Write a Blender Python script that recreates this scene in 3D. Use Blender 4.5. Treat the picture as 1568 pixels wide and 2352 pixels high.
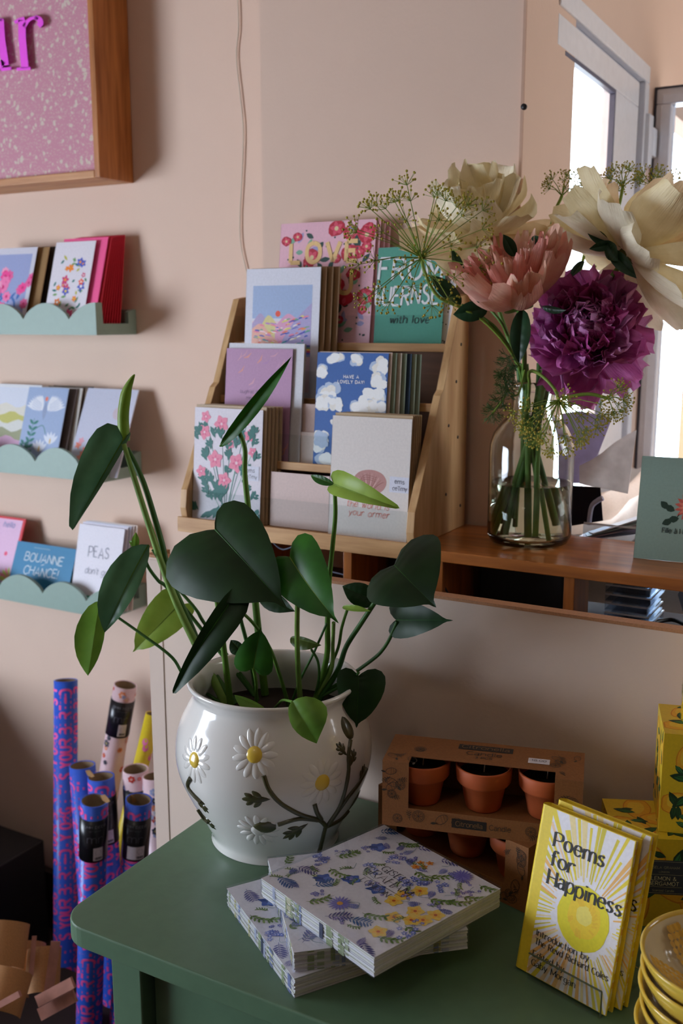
import bpy, math, random
from mathutils import Vector, Matrix
for o in list(bpy.data.objects): bpy.data.objects.remove(o)
C = bpy.context.scene.collection
PI = math.pi
FZ = -.12      # floor level
R = math.radians
rnd = random.Random(7)
V = Vector

# ---------------------------------------------------------------- camera
CAM = V((0, 0, 1.346)); FPX = 2300.0
PITCH = R(10.7); YAW = R(29.3)
cd = bpy.data.cameras.new('camera'); cam = bpy.data.objects.new('camera', cd); C.objects.link(cam)
cam.location = CAM; cam.rotation_euler = (PI/2 - PITCH, 0, YAW)
cd.sensor_fit = 'VERTICAL'; cd.sensor_height = 36; cd.sensor_width = 24; cd.lens = 36*FPX/2352
cd.dof.use_dof = True; cd.dof.focus_distance = 1.05; cd.dof.aperture_fstop = 8.0
bpy.context.scene.camera = cam
# ---------------------------------------------------------------- light
sc = bpy.context.scene
sc.view_settings.view_transform = 'Standard'; sc.view_settings.look = 'None'
sc.view_settings.gamma = 1; sc.view_settings.use_curve_mapping = False
sc.view_settings.exposure = 0.0
w = bpy.data.worlds.new('daylight'); sc.world = w; w.use_nodes = True
w.node_tree.nodes['Background'].inputs[0].default_value = (.86, .93, 1, 1)
w.node_tree.nodes['Background'].inputs[1].default_value = 11.0
def area(name, loc, target, sx, sy, power, col):
    l = bpy.data.lights.new(name, 'AREA'); l.shape = 'RECTANGLE'; l.size = sx; l.size_y = sy
    l.energy = power; l.color = col
    o = bpy.data.objects.new(name, l); C.objects.link(o); o.location = loc
    o.rotation_euler = (V(target)-V(loc)).to_track_quat('-Z', 'Y').to_euler()
    return o
area('shop_window_daylight', (-3.02, -.35, 1.06), (-.6, .95, 1.0), 1.15, 1.1, 43, (.67, .79, 1))
area('right_side_fill', (1.9, 2.5, 1.7), (-.5, 1.75, 1.5), 1.3, 1.3, 34, (.96, .97, 1))  # added fill to brighten the pillar side; the right wall has no window

# ---------------------------------------------------------------- helpers
FW = V((-math.sin(YAW)*math.cos(PITCH), math.cos(YAW)*math.cos(PITCH), -math.sin(PITCH)))
RT = V((math.cos(YAW), math.sin(YAW), 0)); UP = RT.cross(FW)
def ray(x, y): return FW + RT*((x-784)/FPX) - UP*((y-1176)/FPX)
def aty(x, y, Y): r = ray(x, y); return CAM + r*(Y/r.y)
def atz(x, y, Z): r = ray(x, y); return CAM + r*((Z-CAM.z)/r.z)
def atx(x, y, X): r = ray(x, y); return CAM + r*(X/r.x)

def lin(h):
    out = []
    for i in (0, 2, 4):
        c = int(h[i:i+2], 16)/255
        out.append(c/12.92 if c <= .04045 else ((c+.055)/1.055)**2.4)
    return out + [1]
_m = {}
def M(h, rough=.6, kind='paint', **k):
    key = (h, rough, kind, tuple(sorted(k.items())))
    if key in _m: return _m[key]
    m = bpy.data.materials.new(kind + '_' + h); m.use_nodes = True
    nt = m.node_tree; N = nt.nodes; L = nt.links; b = N['Principled BSDF']
    b.inputs['Base Color'].default_value = lin(h); b.inputs['Roughness'].default_value = rough
    if 'metal' in k: b.inputs['Metallic'].default_value = k['metal']
    if kind == 'leaf': b.inputs['Specular IOR Level'].default_value = .28
    if 'coat' in k: b.inputs['Coat Weight'].default_value = k['coat']; b.inputs['Coat Roughness'].default_value = .05
    def noise(scale, detail=3, coord='Object', stretch=None):
        t = N.new('ShaderNodeTexCoord'); n = N.new('ShaderNodeTexNoise')
        n.inputs['Scale'].default_value = scale; n.inputs['Detail'].default_value = detail
        if stretch:
            mp = N.new('ShaderNodeMapping'); mp.inputs['Scale'].default_value = stretch
            L.new(t.outputs[coord], mp.inputs[0]); L.new(mp.outputs[0], n.inputs['Vector'])
        else: L.new(t.outputs[coord], n.inputs['Vector'])
        return n
    def vary(n, amt, h2=None):
        r = N.new('ShaderNodeValToRGB'); a = lin(h); c2 = lin(h2) if h2 else [min(1, v*(1+amt)) for v in a[:3]]+[1]
        r.color_ramp.elements[0].color = ([v*(1-amt) for v in a[:3]]+[1]); r.color_ramp.elements[1].color = c2
        r.color_ramp.elements[0].position = .3; r.color_ramp.elements[1].position = .7
        L.new(n.outputs[0], r.inputs[0]); L.new(r.outputs[0], b.inputs['Base Color']); return r
    def bump(n, s, d=.001):
        q = N.new('ShaderNodeBump'); q.inputs['Strength'].default_value = s; q.inputs['Distance'].default_value = d
        L.new(n.outputs[0], q.inputs['Height']); L.new(q.outputs[0], b.inputs['Normal'])
    if kind == 'paint': n = noise(60); vary(n, k.get('var', .03)); bump(n, k.get('bump', .1))
    elif kind == 'wall': n = noise(9, 6); vary(n, .012); n2 = noise(160, 3); bump(n2, .25, .0015)
    elif kind == 'wood':
        st = k.get('st', (1, 12, 12)); n = noise(k.get('sc', 6), 6, stretch=st); vary(n, .18, k.get('h2')); bump(n, .15)
    elif kind == 'paper': n = noise(300, 2); vary(n, .04); bump(n, .15, .0003)
    elif kind == 'kraft': n = noise(500, 4); vary(n, .12); bump(n, .2, .0003)
    elif kind == 'clay': n = noise(45, 5); vary(n, .10); bump(n, .2)
    elif kind == 'glaze': n = noise(14, 4); vary(n, k.get('var', .05)); bump(n, .12, .001)
    elif kind in ('leaf', 'petal'):
        n = noise(25 if kind == 'leaf' else 40, 3); r = vary(n, .14, k.get('h2'))
        tr = N.new('ShaderNodeBsdfTranslucent'); mx = N.new('ShaderNodeMixShader')
        mx.inputs[0].default_value = k.get('tr', .25)
        L.new(r.outputs[0], tr.inputs[0]); L.new(b.outputs[0], mx.inputs[1]); L.new(tr.outputs[0], mx.inputs[2])
        L.new(mx.outputs[0], N['Material Output'].inputs[0])
        if kind == 'leaf':
            uv = N.new('ShaderNodeUVMap'); wv = N.new('ShaderNodeTexWave'); wv.inputs['Scale'].default_value = 2.6
            wv.inputs['Distortion'].default_value = .6; L.new(uv.outputs[0], wv.inputs[0]); wv.bands_direction = 'Y'
            q = N.new('ShaderNodeBump'); q.inputs['Strength'].default_value = .15; q.inputs['Distance'].default_value = .001
            L.new(wv.outputs[0], q.inputs['Height']); L.new(q.outputs[0], b.inputs['Normal'])
        else:
            uv = N.new('ShaderNodeUVMap'); wv = N.new('ShaderNodeTexNoise'); wv.inputs['Scale'].default_value = 6
            mp = N.new('ShaderNodeMapping'); mp.inputs['Scale'].default_value = (6, .7, 1)
            L.new(uv.outputs[0], mp.inputs[0]); L.new(mp.outputs[0], wv.inputs['Vector'])
            q = N.new('ShaderNodeBump'); q.inputs['Strength'].default_value = .5; q.inputs['Distance'].default_value = .003
            L.new(wv.outputs[0], q.inputs['Height']); L.new(q.outputs[0], b.inputs['Normal'])
    elif kind == 'glass':
        b.inputs['Transmission Weight'].default_value = 1; b.inputs['IOR'].default_value = k.get('ior', 1.45)
        n = noise(30, 2); bump(n, .08, .002)
    elif kind == 'pane':      # thin clear sheet: mostly see-through with a faint reflection
        N.remove(b); t = N.new('ShaderNodeBsdfTransparent'); g = N.new('ShaderNodeBsdfGlossy'); g.inputs['Roughness'].default_value = .05
        lw = N.new('ShaderNodeLayerWeight'); mx = N.new('ShaderNodeMixShader'); lw.inputs[0].default_value = .3
        fr = N.new('ShaderNodeMath'); fr.operation = 'MULTIPLY'; fr.inputs[1].default_value = k.get('refl', .12); L.new(lw.outputs['Facing'], fr.inputs[0])
        n = noise(5); rr = N.new('ShaderNodeMixRGB'); rr.inputs[0].default_value = .02; rr.inputs[1].default_value = lin(h)
        L.new(n.outputs[0], rr.inputs[2]); L.new(rr.outputs[0], t.inputs[0])
        L.new(fr.outputs[0], mx.inputs[0]); L.new(t.outputs[0], mx.inputs[1]); L.new(g.outputs[0], mx.inputs[2])
        L.new(mx.outputs[0], N['Material Output'].inputs[0])
    elif kind == 'fabric':    # small printed blossoms scattered over pink cloth
        t = N.new('ShaderNodeTexCoord'); vo = N.new('ShaderNodeTexVoronoi'); vo.inputs['Scale'].default_value = 75
        n0 = N.new('ShaderNodeTexNoise'); n0.inputs['Scale'].default_value = 40
        L.new(t.outputs['Object'], n0.inputs['Vector'])
        mxv = N.new('ShaderNodeMixRGB'); mxv.inputs[0].default_value = .02
        L.new(t.outputs['Object'], mxv.inputs[1]); L.new(n0.outputs[1], mxv.inputs[2]); L.new(mxv.outputs[0], vo.inputs['Vector'])
        r = N.new('ShaderNodeValToRGB'); e = r.color_ramp.elements
        e[0].position = 0; e[0].color = lin('bf9c74'); e[1].position = .13; e[1].color = lin('d6c8ba')
        x = e.new(.27); x.color = lin('d4c0b6'); x = e.new(.33); x.color = lin(h)
        L.new(vo.outputs['Distance'], r.inputs[0])
        vo2 = N.new('ShaderNodeTexVoronoi'); vo2.inputs['Scale'].default_value = 230; L.new(t.outputs['Object'], vo2.inputs['Vector'])
        r2 = N.new('ShaderNodeValToRGB'); r2.color_ramp.elements[0].position = .28; r2.color_ramp.elements[1].position = .34
        r2.color_ramp.elements[0].color = lin('d0b0ac'); r2.color_ramp.elements[1].color = lin(h)
        L.new(vo2.outputs['Distance'], r2.inputs[0])
        gt = N.new('ShaderNodeMath'); gt.operation = 'LESS_THAN'; gt.inputs[1].default_value = .31
        L.new(vo.outputs['Distance'], gt.inputs[0]); mm = N.new('ShaderNodeMixRGB')
        L.new(gt.outputs[0], mm.inputs[0]); L.new(r2.outputs[0], mm.inputs[1]); L.new(r.outputs[0], mm.inputs[2])
        L.new(mm.outputs[0], b.inputs['Base Color'])
    _m[key] = m; return m

class MB:
    def __init__(s): s.v = []; s.f = []; s.mi = []; s.sm = []; s.mats = []; s.uv = {}
    def m(s, mat):
        if mat not in s.mats: s.mats.append(mat)
        return s.mats.index(mat)
    def face(s, pts, mat, smooth=False, uv=None):
        n = len(s.v); s.v += [V(p) for p in pts]; s.f.append(tuple(range(n, n+len(pts)))); s.mi.append(s.m(mat)); s.sm.append(smooth)
        if uv: s.uv[len(s.f)-1] = uv
    def grid(s, rows, mat, smooth=True, closed=False, uv=False, mats=None):
        n = len(s.v); nr = len(rows); nc = len(rows[0]); i0 = s.m(mat)
        for r in rows: s.v += [V(p) for p in r]
        for i in range(nr-1):
            for j in range(nc if closed else nc-1):
                k = (j+1) % nc
                s.f.append((n+i*nc+j, n+i*nc+k, n+(i+1)*nc+k, n+(i+1)*nc+j)); s.sm.append(smooth)
                s.mi.append(s.m(mats(i, j)) if mats else i0)
                if uv:
                    a, b_, c, d = j/(nc-1), (j+1)/(nc-1), i/(nr-1), (i+1)/(nr-1)
                    s.uv[len(s.f)-1] = [(a, c), (b_, c), (b_, d), (a, d)]
    def box(s, x0, x1, y0, y1, z0, z1, mat, T=None, bev=0):
        p = [V((x, y, z)) for x in (x0, x1) for y in (y0, y1) for z in (z0, z1)]
        if T: p = [T @ q for q in p]
        n = len(s.v); s.v += p; k = s.m(mat)
        for f in ((0, 1, 3, 2), (4, 6, 7, 5), (0, 4, 5, 1), (2, 3, 7, 6), (0, 2, 6, 4), (1, 5, 7, 3)):
            s.f.append(tuple(n+i for i in f)); s.mi.append(k); s.sm.append(False)
    def prism(s, poly, ax, a, b, mat, smooth=False):   # 2D outline extruded along axis ax from a to b
        def P(p, t): q = list(p); q.insert(ax, t); return q
        n = len(poly); k0 = len(s.v); k = s.m(mat)
        s.v += [V(P(p, a)) for p in poly] + [V(P(p, b)) for p in poly]
        s.f.append(tuple(range(k0+n-1, k0-1, -1))); s.f.append(tuple(range(k0+n, k0+2*n))); s.mi += [k, k]; s.sm += [False, False]
        for i in range(n):
            j = (i+1) % n; s.f.append((k0+i, k0+j, k0+n+j, k0+n+i)); s.mi.append(k); s.sm.append(smooth)
    def lathe(s, prof, c, mat, n=48, axis=None, mats=None):
        c = V(c); q = (V(axis).to_track_quat('Z', 'Y') if axis else None)
        rows = []
        for r, z in prof:
            row = []
            for i in range(n):
                t = 2*PI*i/n; p = V((r*math.cos(t), r*math.sin(t), z)); row.append(c + (q @ p if q else p))
            rows.append(row)
        s.grid(rows, mat, True, True, mats=mats)
    def tube(s, pts, rad, mat, n=8, cap=True):
        pts = [V(p) for p in pts]; rr = rad if isinstance(rad, (list, tuple)) else [rad]*len(pts)
        rows = []; prev = None
        for i, p in enumerate(pts):
            d = (pts[min(i+1, len(pts)-1)]-pts[max(i-1, 0)]).normalized()
            u = d.orthogonal().normalized() if prev is None else (prev - d*prev.dot(d)).normalized()
            prev = u; v_ = d.cross(u)
            rows.append([p + (u*math.cos(2*PI*j/n) + v_*math.sin(2*PI*j/n))*rr[i] for j in range(n)])
        s.grid(rows, mat, True, True)
        if cap: s.face(list(reversed(rows[0])), mat); s.face(rows[-1], mat)
    def ball(s, c, r, mat, n=6, sz=1):
        c = V(c); rows = []
        for i in range(n+1):
            a = -PI/2+PI*i/n; rows.append([c+V((r*math.cos(a)*math.cos(2*PI*j/(n+2)), r*math.cos(a)*math.sin(2*PI*j/(n+2)), r*sz*math.sin(a))) for j in range(n+2)])
        s.grid(rows, mat, True, True)
    def build(s, name, parent=None, world=True, bevel=0):
        vs = s.v
        if parent is not None and world:
            inv = parent.matrix_basis.inverted()
            P = parent.parent
            if P is not None: inv = (P.matrix_basis @ parent.matrix_basis).inverted()
            vs = [inv @ p for p in vs]
        me = bpy.data.meshes.new(name); me.from_pydata([tuple(p) for p in vs], [], s.f)
        for m in s.mats: me.materials.append(m)
        for i, p in enumerate(me.polygons): p.material_index = s.mi[i]; p.use_smooth = s.sm[i]
        if s.uv:
            ul = me.uv_layers.new(name='UVMap')
            for fi, u in s.uv.items():
                p = me.polygons[fi]
                for li, c in zip(p.loop_indices, u): ul.data[li].uv = c
        me.validate(); me.update()
        o = bpy.data.objects.new(name, me); C.objects.link(o)
        if parent is not None: o.parent = parent
        if bevel:
            b = o.modifiers.new('bevel', 'BEVEL'); b.width = bevel; b.segments = 3; b.limit_method = 'ANGLE'
        return o
    def place(s, name, loc, rot=(0, 0, 0), bevel=0):      # one-mesh thing, verts already local
        o = s.build(name, None, bevel=bevel); o.location = loc; o.rotation_euler = rot; return o
def setmat(o): o.matrix_basis   # touch
def thing(name, label, cat, loc=(0, 0, 0), rz=0, group=None, rot=None):
    o = bpy.data.objects.new(name, None); C.objects.link(o); o.location = loc
    o.rotation_euler = rot or (0, 0, rz); o.empty_display_size = .02
    return tag(o, label, cat, group)
def tag(o, label, cat, group=None):
    o['label'] = label; o['category'] = cat
    if group: o['group'] = group
    return o
def struct(mb, name, bevel=0):
    o = mb.build(name, bevel=bevel); o['kind'] = 'structure'; return o
def catmull(p, n=6, closed=False):
    p = [tuple(q) for q in p]; out = []; N_ = len(p)
    g = (lambda i: p[i % N_]) if closed else (lambda i: p[max(0, min(N_-1, i))])
    for i in range(N_ if closed else N_-1):
        a, b, c, d = g(i-1), g(i), g(i+1), g(i+2)
        for k in range(n):
            t = k/n
            out.append(tuple(.5*((2*b[j])+(-a[j]+c[j])*t+(2*a[j]-5*b[j]+4*c[j]-d[j])*t*t+(-a[j]+3*b[j]-3*c[j]+d[j])*t**3) for j in range(len(b))))
    if not closed: out.append(p[-1])
    return out

# ---------------------------------------------------------------- stroke letters (x-height 5, capitals 7)
G = {}
for ln in '''A 5.6|l0,0 2.8,7 5.6,0|l1.1,2.4 4.5,2.4
B 4.8|l0,0 0,7|c0,7 2.6,7 4,6.2 4,4.6 2.6,3.8 0,3.7|c0,3.7 3,3.6 4.7,2.8 4.6,.9 3,0 0,0
C 5|c5,5.8 3.8,6.9 2.2,6.9 .6,5.7 0,3.5 .6,1.3 2.2,.1 3.8,.1 5,1.2
D 5|l0,0 0,7|c0,7 2.4,6.9 4.4,5.7 5,3.5 4.4,1.3 2.4,.1 0,0
E 4.2|l4.2,7 0,7|l0,7 0,0|l0,0 4.2,0|l0,3.7 3.5,3.7
F 4|l4.2,7 0,7|l0,7 0,0|l0,3.7 3.3,3.7
G 5.2|c5,5.8 3.8,6.9 2.2,6.9 .6,5.7 0,3.5 .6,1.3 2.2,.1 3.8,.1 5,1.2|l5,0 5,3|l5,3 3.2,3
H 5|l0,0 0,7|l5,0 5,7|l0,3.6 5,3.6
I 0.6|l.3,0 .3,7
J 3|c3,7 3,4.5 3,2 2.2,.2 1,0 0,1
K 4.6|l0,0 0,7|l4.4,7 0,2.8|l1.5,4.2 4.7,0
L 4|l0,7 0,0|l0,0 4,0
M 6.2|l0,0 0,7|l0,7 3.1,1.5|l3.1,1.5 6.2,7|l6.2,7 6.2,0
N 5|l0,0 0,7|l0,7 5,0|l5,0 5,7
O 5.4|c2.7,7 .7,6 0,3.5 .7,1 2.7,0 4.7,1 5.4,3.5 4.7,6 2.7,7
P 4.6|l0,0 0,7|c0,7 2.8,7 4.5,6.2 4.5,4.2 2.8,3.3 0,3.2
Q 5.4|c2.7,7 .7,6 0,3.5 .7,1 2.7,0 4.7,1 5.4,3.5 4.7,6 2.7,7|l3.2,2 5.4,-.4
R 4.8|l0,0 0,7|c0,7 2.8,7 4.4,6.3 4.4,4.4 2.8,3.7 0,3.6|l2,3.6 4.8,0
S 4.4|c4.1,5.9 3,6.9 1.4,6.8 .4,5.6 1,4.3 2.4,3.6 3.8,2.7 4.2,1.4 3,.2 1.4,.1 0,1.1
T 4.8|l0,7 4.8,7|l2.4,7 2.4,0
U 5|c0,7 0,4.5 0,2 .9,.4 2.5,0 4.1,.4 5,2 5,4.5 5,7
V 5.2|l0,7 2.6,0|l2.6,0 5.2,7
W 7.6|l0,7 1.9,0|l1.9,0 3.8,6|l3.8,6 5.7,0|l5.7,0 7.6,7
X 5|l0,7 5,0|l5,7 0,0
Y 5|l0,7 2.5,3.4|l5,7 2.5,3.4|l2.5,3.4 2.5,0
Z 4.6|l0,7 4.6,7|l4.6,7 0,0|l0,0 4.6,0
a 3.8|c.4,4.2 1.6,5 3,4.7 3.4,3.4 3.4,1.5 3.5,.3 4.2,.1|c3.4,2.9 1.6,2.7 .2,2 .2,.7 1.4,0 2.7,.5 3.4,1.4
b 4.2|l0,7.4 0,0|c0,3.6 1.4,5 3.2,4.7 4.1,2.5 3.2,.3 1.4,0 0,1
c 3.8|c3.7,3.9 2.6,4.9 1,4.5 .1,2.5 1,.4 2.6,.1 3.8,1
d 4.2|l4,7.4 4,0|c4,3.8 2.7,5 .9,4.6 .1,2.5 .9,.4 2.6,0 4,1.2
e 4|c.2,2.8 2,2.8 3.9,2.8 3.5,4.4 2.2,5 .8,4.4 .1,2.5 .9,.5 2.4,0 3.9,1
f 2.8|c3.2,6.6 2.8,7.3 1.9,7.3 1.2,6.6 1,5.4|l1,6 1,0|l0,4.8 2.6,4.8
g 4.1|c3.9,4 2.5,5 .8,4.4 .1,2.6 .9,.6 2.6,.3 3.9,1.4|c3.9,4.9 3.9,2 3.9,-.6 3,-2 1.2,-2.1 .2,-1.2
h 4|l0,7.4 0,0|c0,3.4 1.2,4.8 2.8,4.9 3.8,3.8 3.8,2 3.8,0
i .7|l.3,4.9 .3,0|l.3,6.4 .3,7.1
j 1.4|c1.2,4.9 1.2,1 1.2,-1 .4,-2 -.6,-1.8|l1.2,6.4 1.2,7.1
k 3.8|l0,7.4 0,0|l3.5,4.9 0,2|l1.2,3 3.9,0
l .7|l.3,7.4 .3,0
m 6.6|l0,4.9 0,0|c0,3.4 1,4.7 2.3,4.9 3.2,3.8 3.3,2 3.3,0|c3.3,3.4 4.3,4.7 5.6,4.9 6.5,3.8 6.6,2 6.6,0
n 3.9|l0,4.9 0,0|c0,3.4 1.2,4.7 2.7,4.9 3.7,3.8 3.8,2 3.8,0
o 4.2|c2.1,5 .6,4.3 0,2.5 .6,.7 2.1,0 3.6,.7 4.2,2.5 3.6,4.3 2.1,5
p 4.2|l0,4.9 0,-2.2|c0,3.6 1.4,5 3.2,4.7 4.1,2.5 3.2,.3 1.4,0 0,1
q 4.2|l4,4.9 4,-2.2|c4,3.8 2.7,5 .9,4.6 .1,2.5 .9,.4 2.6,0 4,1.2
r 2.8|l0,4.9 0,0|c0,3 .7,4.4 1.7,5 2.7,4.9 3,4.2
s 3.2|c3,4.2 2.2,5 .9,4.7 .4,3.7 1.2,2.9 2.4,2.2 3,1.3 2.2,.2 .9,.1 0,.9
t 2.6|c1,6.6 1,4 1,1.5 1.4,.3 2.6,.3|l0,4.8 2.5,4.8
u 3.9|c0,4.9 0,3 .1,1.1 1.2,0 2.6,.3 3.8,1.6|l3.8,4.9 3.8,0
v 3.8|l0,4.9 1.9,0|l1.9,0 3.8,4.9
w 5.8|l0,4.9 1.5,0|l1.5,0 2.9,4.3|l2.9,4.3 4.3,0|l4.3,0 5.8,4.9
x 3.8|l0,4.9 3.8,0|l3.8,4.9 0,0
y 3.9|l0,4.9 2,.2|l3.9,4.9 1,-2.1
z 3.6|l0,4.9 3.6,4.9|l3.6,4.9 0,0|l0,0 3.6,0
0 4.2|c2.1,7 .6,6 0,3.5 .6,1 2.1,0 3.6,1 4.2,3.5 3.6,6 2.1,7
1 2|l0,5.6 1.4,7|l1.4,7 1.4,0
3 4|c.2,6.2 1.8,7 3.6,6.3 3.4,4.4 1.8,3.7 3.8,3.2 4,1 2,0 0,.9
8 4|c2,7 .4,6.3 .5,4.5 2,3.7 3.8,2.7 4,.8 2,0 0,.8 .2,2.7 2,3.7 3.6,4.5 3.6,6.3 2,7
! .7|l.3,7 .3,2.4|l.3,.7 .3,0
' .6|l.3,7.3 .3,5.6
. .7|l.3,.6 .3,0
: .7|l.3,.6 .3,0|l.3,4.6 .3,4
& 5.2|c5,2.8 3.6,.6 1.6,0 .1,1.2 .6,3 2.4,4.2 3,5.8 2,7 1,6 1.6,4.2 3.4,1.8 5.2,0
` 3.8|c.4,4.2 1.6,5 3,4.7 3.4,3.4 3.4,1.5 3.5,.3 4.2,.1|c3.4,2.9 1.6,2.7 .2,2 .2,.7 1.4,0 2.7,.5 3.4,1.4|l1.2,7.4 2.4,6'''.split('\n'):
    ch = ln[0]; parts = ln[2:].split('|')
    G[ch] = (float(parts[0]), [(q[0], [tuple(float(x) for x in t.split(',')) for t in q[1:].split()]) for q in parts[1:]])

class Art:
    """flat printed shapes laid on a surface given by f(u, v, e)"""
    def __init__(s, mb, f, clip=None): s.mb = mb; s.f = f; s.e = .00012; s.clip = clip
    def up(s):
        s.e += .0000025
        if s.e > .00062: s.e = .00014
    def poly(s, pts, col, rough=.55):
        if s.clip:
            P = [tuple(p) for p in pts]
            for ax_, lim, sg in ((0, s.clip[0], 1), (0, s.clip[1], -1), (1, s.clip[2], 1), (1, s.clip[3], -1)):
                out = []
                for i in range(len(P)):
                    p, n = P[i], P[(i+1) % len(P)]; ip = (p[ax_]-lim)*sg >= 0; inn = (n[ax_]-lim)*sg >= 0
                    if ip: out.append(p)
                    if ip != inn: t = (lim-p[ax_])/(n[ax_]-p[ax_]); out.append((p[0]+(n[0]-p[0])*t, p[1]+(n[1]-p[1])*t))
                P = out
            if len(P) < 3: return
            pts = P
        s.mb.face([s.f(u, v, s.e) for u, v in pts], M(col, rough, 'paper')); s.up()
    def ell(s, u, v, a, b=None, col='ffffff', rot=0, n=14, jit=0):
        b = b or a; P = []
        for i in range(n):
            t = 2*PI*i/n; k = 1+(rnd.uniform(-jit, jit) if jit else 0); x, y = a*math.cos(t)*k, b*math.sin(t)*k
            P.append((u+x*math.cos(rot)-y*math.sin(rot), v+x*math.sin(rot)+y*math.cos(rot)))
        s.poly(P, col)
    def rect(s, u0, u1, v0, v1, col): s.poly([(u0, v0), (u1, v0), (u1, v1), (u0, v1)], col)
    def rib(s, pts, w, col, taper=False, nib=None, curve=False):
        if curve: pts = catmull(pts, 6)
        if s.clip:
            c = s.clip; pts = [p for p in pts if c[0] < p[0] < c[1] and c[2] < p[1] < c[3]]
            if len(pts) < 2: return
        n = len(pts); Ls = []; Rs = []
        for i, p in enumerate(pts):
            a = pts[max(0, i-1)]; b = pts[min(n-1, i+1)]; dx, dy = b[0]-a[0], b[1]-a[1]; l = math.hypot(dx, dy) or 1
            nx, ny = -dy/l, dx/l; ww = w/2
            if nib: ww *= nib + (1-nib)*abs(dy/l)**1.6
            if taper: ww *= math.sin(PI*(.08+.9*i/(n-1)))**.7
            Ls.append(s.f(p[0]+nx*ww, p[1]+ny*ww, s.e)); Rs.append(s.f(p[0]-nx*ww, p[1]-ny*ww, s.e))
        s.mb.grid([Ls, Rs], M(col, .55, 'paper'), False); s.up()
    def leaf(s, u, v, L, W, rot, col):
        P = [(0, 0), (.25, .38), (.55, .5), (.8, .3), (1, 0), (.8, -.3), (.55, -.5), (.25, -.38)]
        c, d = math.cos(rot), math.sin(rot)
        s.poly([(u+x*L*c-y*W*d, v+x*L*d+y*W*c) for x, y in P], col)
    def flower(s, u, v, r, col, n=5, cen='f0c040', rot=0, pw=.62, cr=.3):
        for k in range(n):
            a = rot+2*PI*k/n; s.leaf(u, v, r, r*pw, a, col)
        if cen: s.ell(u, v, r*cr, col=cen, n=8)
    def text(s, t, u, v, h, col, w=.9, serif=False, slant=0, sp=1.6, rot=0, align='l', wob=0, wx=1.0):
        k = h/7.0; tot = sum((G[c][0] if c in G else 2.6)+sp for c in t)*k*wx-sp*k
        x = {'l': 0, 'c': -tot/2, 'r': -tot}[align]; cr, sr = math.cos(rot), math.sin(rot); e0 = max(s.e, .00066)
        for ch in t:
            if ch not in G: x += (2.6+sp)*k*wx; continue
            ad, st = G[ch]; dy = rnd.uniform(-wob, wob)*k
            for kd, P in st:
                Q = catmull(P, 5) if kd == 'c' else P
                def mp(p): X = x+(p[0]+p[1]*slant)*k*wx; Y = p[1]*k+dy; return (u+X*cr-Y*sr, v+X*sr+Y*cr)
                s.e = e0 + (len(Q) % 3)*.000002
                if serif and kd == 'l' and abs(P[0][0]-P[1][0]) > abs(P[0][1]-P[1][1])*1.5: ww = w*1.0
                else: ww = w
                s.rib([mp(p) for p in Q], ww*k, col, nib=.42 if serif else None)
                if serif and kd == 'l' and len(P) == 2 and abs(P[0][0]-P[1][0]) < abs(P[0][1]-P[1][1]) and abs(P[0][1]-P[1][1]) > 2:
                    for p in P:
                        if ch in 'AVvwWyM' and p[1] == 0 and ch not in 'AM': continue
                        l, r_ = (1.0, 1.0) if not (ch in 'npmrijbhdlu' and p[1] > 4) else (1.1, 0)
                        s.rib([mp((p[0]-l, p[1])), mp((p[0]+r_, p[1]))], .42*k, col)
                elif serif and kd == 'c' and ch in 'hnm' and len(P) > 4:
                    p = P[-1]; s.rib([mp((p[0]-.9, 0)), mp((p[0]+.9, 0))], .42*k, col)
            x += (ad+sp)*k*wx
        s.e = .0003
# ---------------------------------------------------------------- room
PEACH = 'e4c7b3'
wm = M(PEACH, .75, 'wall'); white = M('eeeef2', .35)
b = MB(); b.box(-3.0, 2, -2, 3.6, FZ-.05, FZ, M('4a3626', .5, 'wood', st=(14, 1, 1), sc=3)); struct(b, 'floor')
b = MB(); b.box(-3.0, 2, -2, 3.6, 2.7, 2.75, M('b9a898', .8, 'wall')); struct(b, 'ceiling')
b = MB(); b.box(-3.0, -.945, 1.6, 1.65, FZ, 2.7, wm); struct(b, 'wall_back')
b = MB(); b.box(-.945, -.504, 1.42, 1.65, FZ, 2.7, M('e2c4b0', .75, 'wall')); struct(b, 'wall_pillar')
b = MB(); b.box(-.5075, -.5035, 1.4165, 1.4205, FZ, 2.7, M('c9a48e', .7)); struct(b, 'trim_1')
b = MB()   # wall of the bay with its opening
for y0, y1, z0, z1 in ((1.652, 2.146, 1.846, 2.7), (1.652, 2.146, FZ, .96), (2.146, 2.28, FZ, 2.7), (2.28, 3.2, 1.80, 2.7), (2.28, 3.2, FZ, .05), (3.2, 3.3, FZ, 2.7)):
    b.box(-.55, -.504, y0, y1, z0, z1, wm)
struct(b, 'wall_bay')
b = MB(); b.box(-.62, 2, 3.3, 3.35, FZ, 2.7, M('e2c8ac', .75, 'wall')); struct(b, 'wall_far')
b = MB(); b.box(-1.75, -1.65, 1.9, 5.5, -.2, 1.18, M('d8c4a8', .8, 'wall')); tag(b.place('garden_wall', (0, 0, 0)), 'low beige wall standing outside the open door', 'wall')
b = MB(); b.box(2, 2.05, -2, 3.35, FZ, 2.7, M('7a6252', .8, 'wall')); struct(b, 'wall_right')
b = MB()
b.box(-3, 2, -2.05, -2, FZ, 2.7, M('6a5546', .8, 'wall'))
struct(b, 'wall_front')
b = MB()
for y0, y1, z0, z1 in ((-2, -.95, FZ, 2.7), (.25, 1.65, FZ, 2.7), (-.95, .25, FZ, .48), (-.95, .25, 1.64, 2.7)): b.box(-3.05, -3.0, y0, y1, z0, z1, wm)
struct(b, 'wall_left')
b = MB()   # bay window: outer frame, sash and glass
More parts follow.
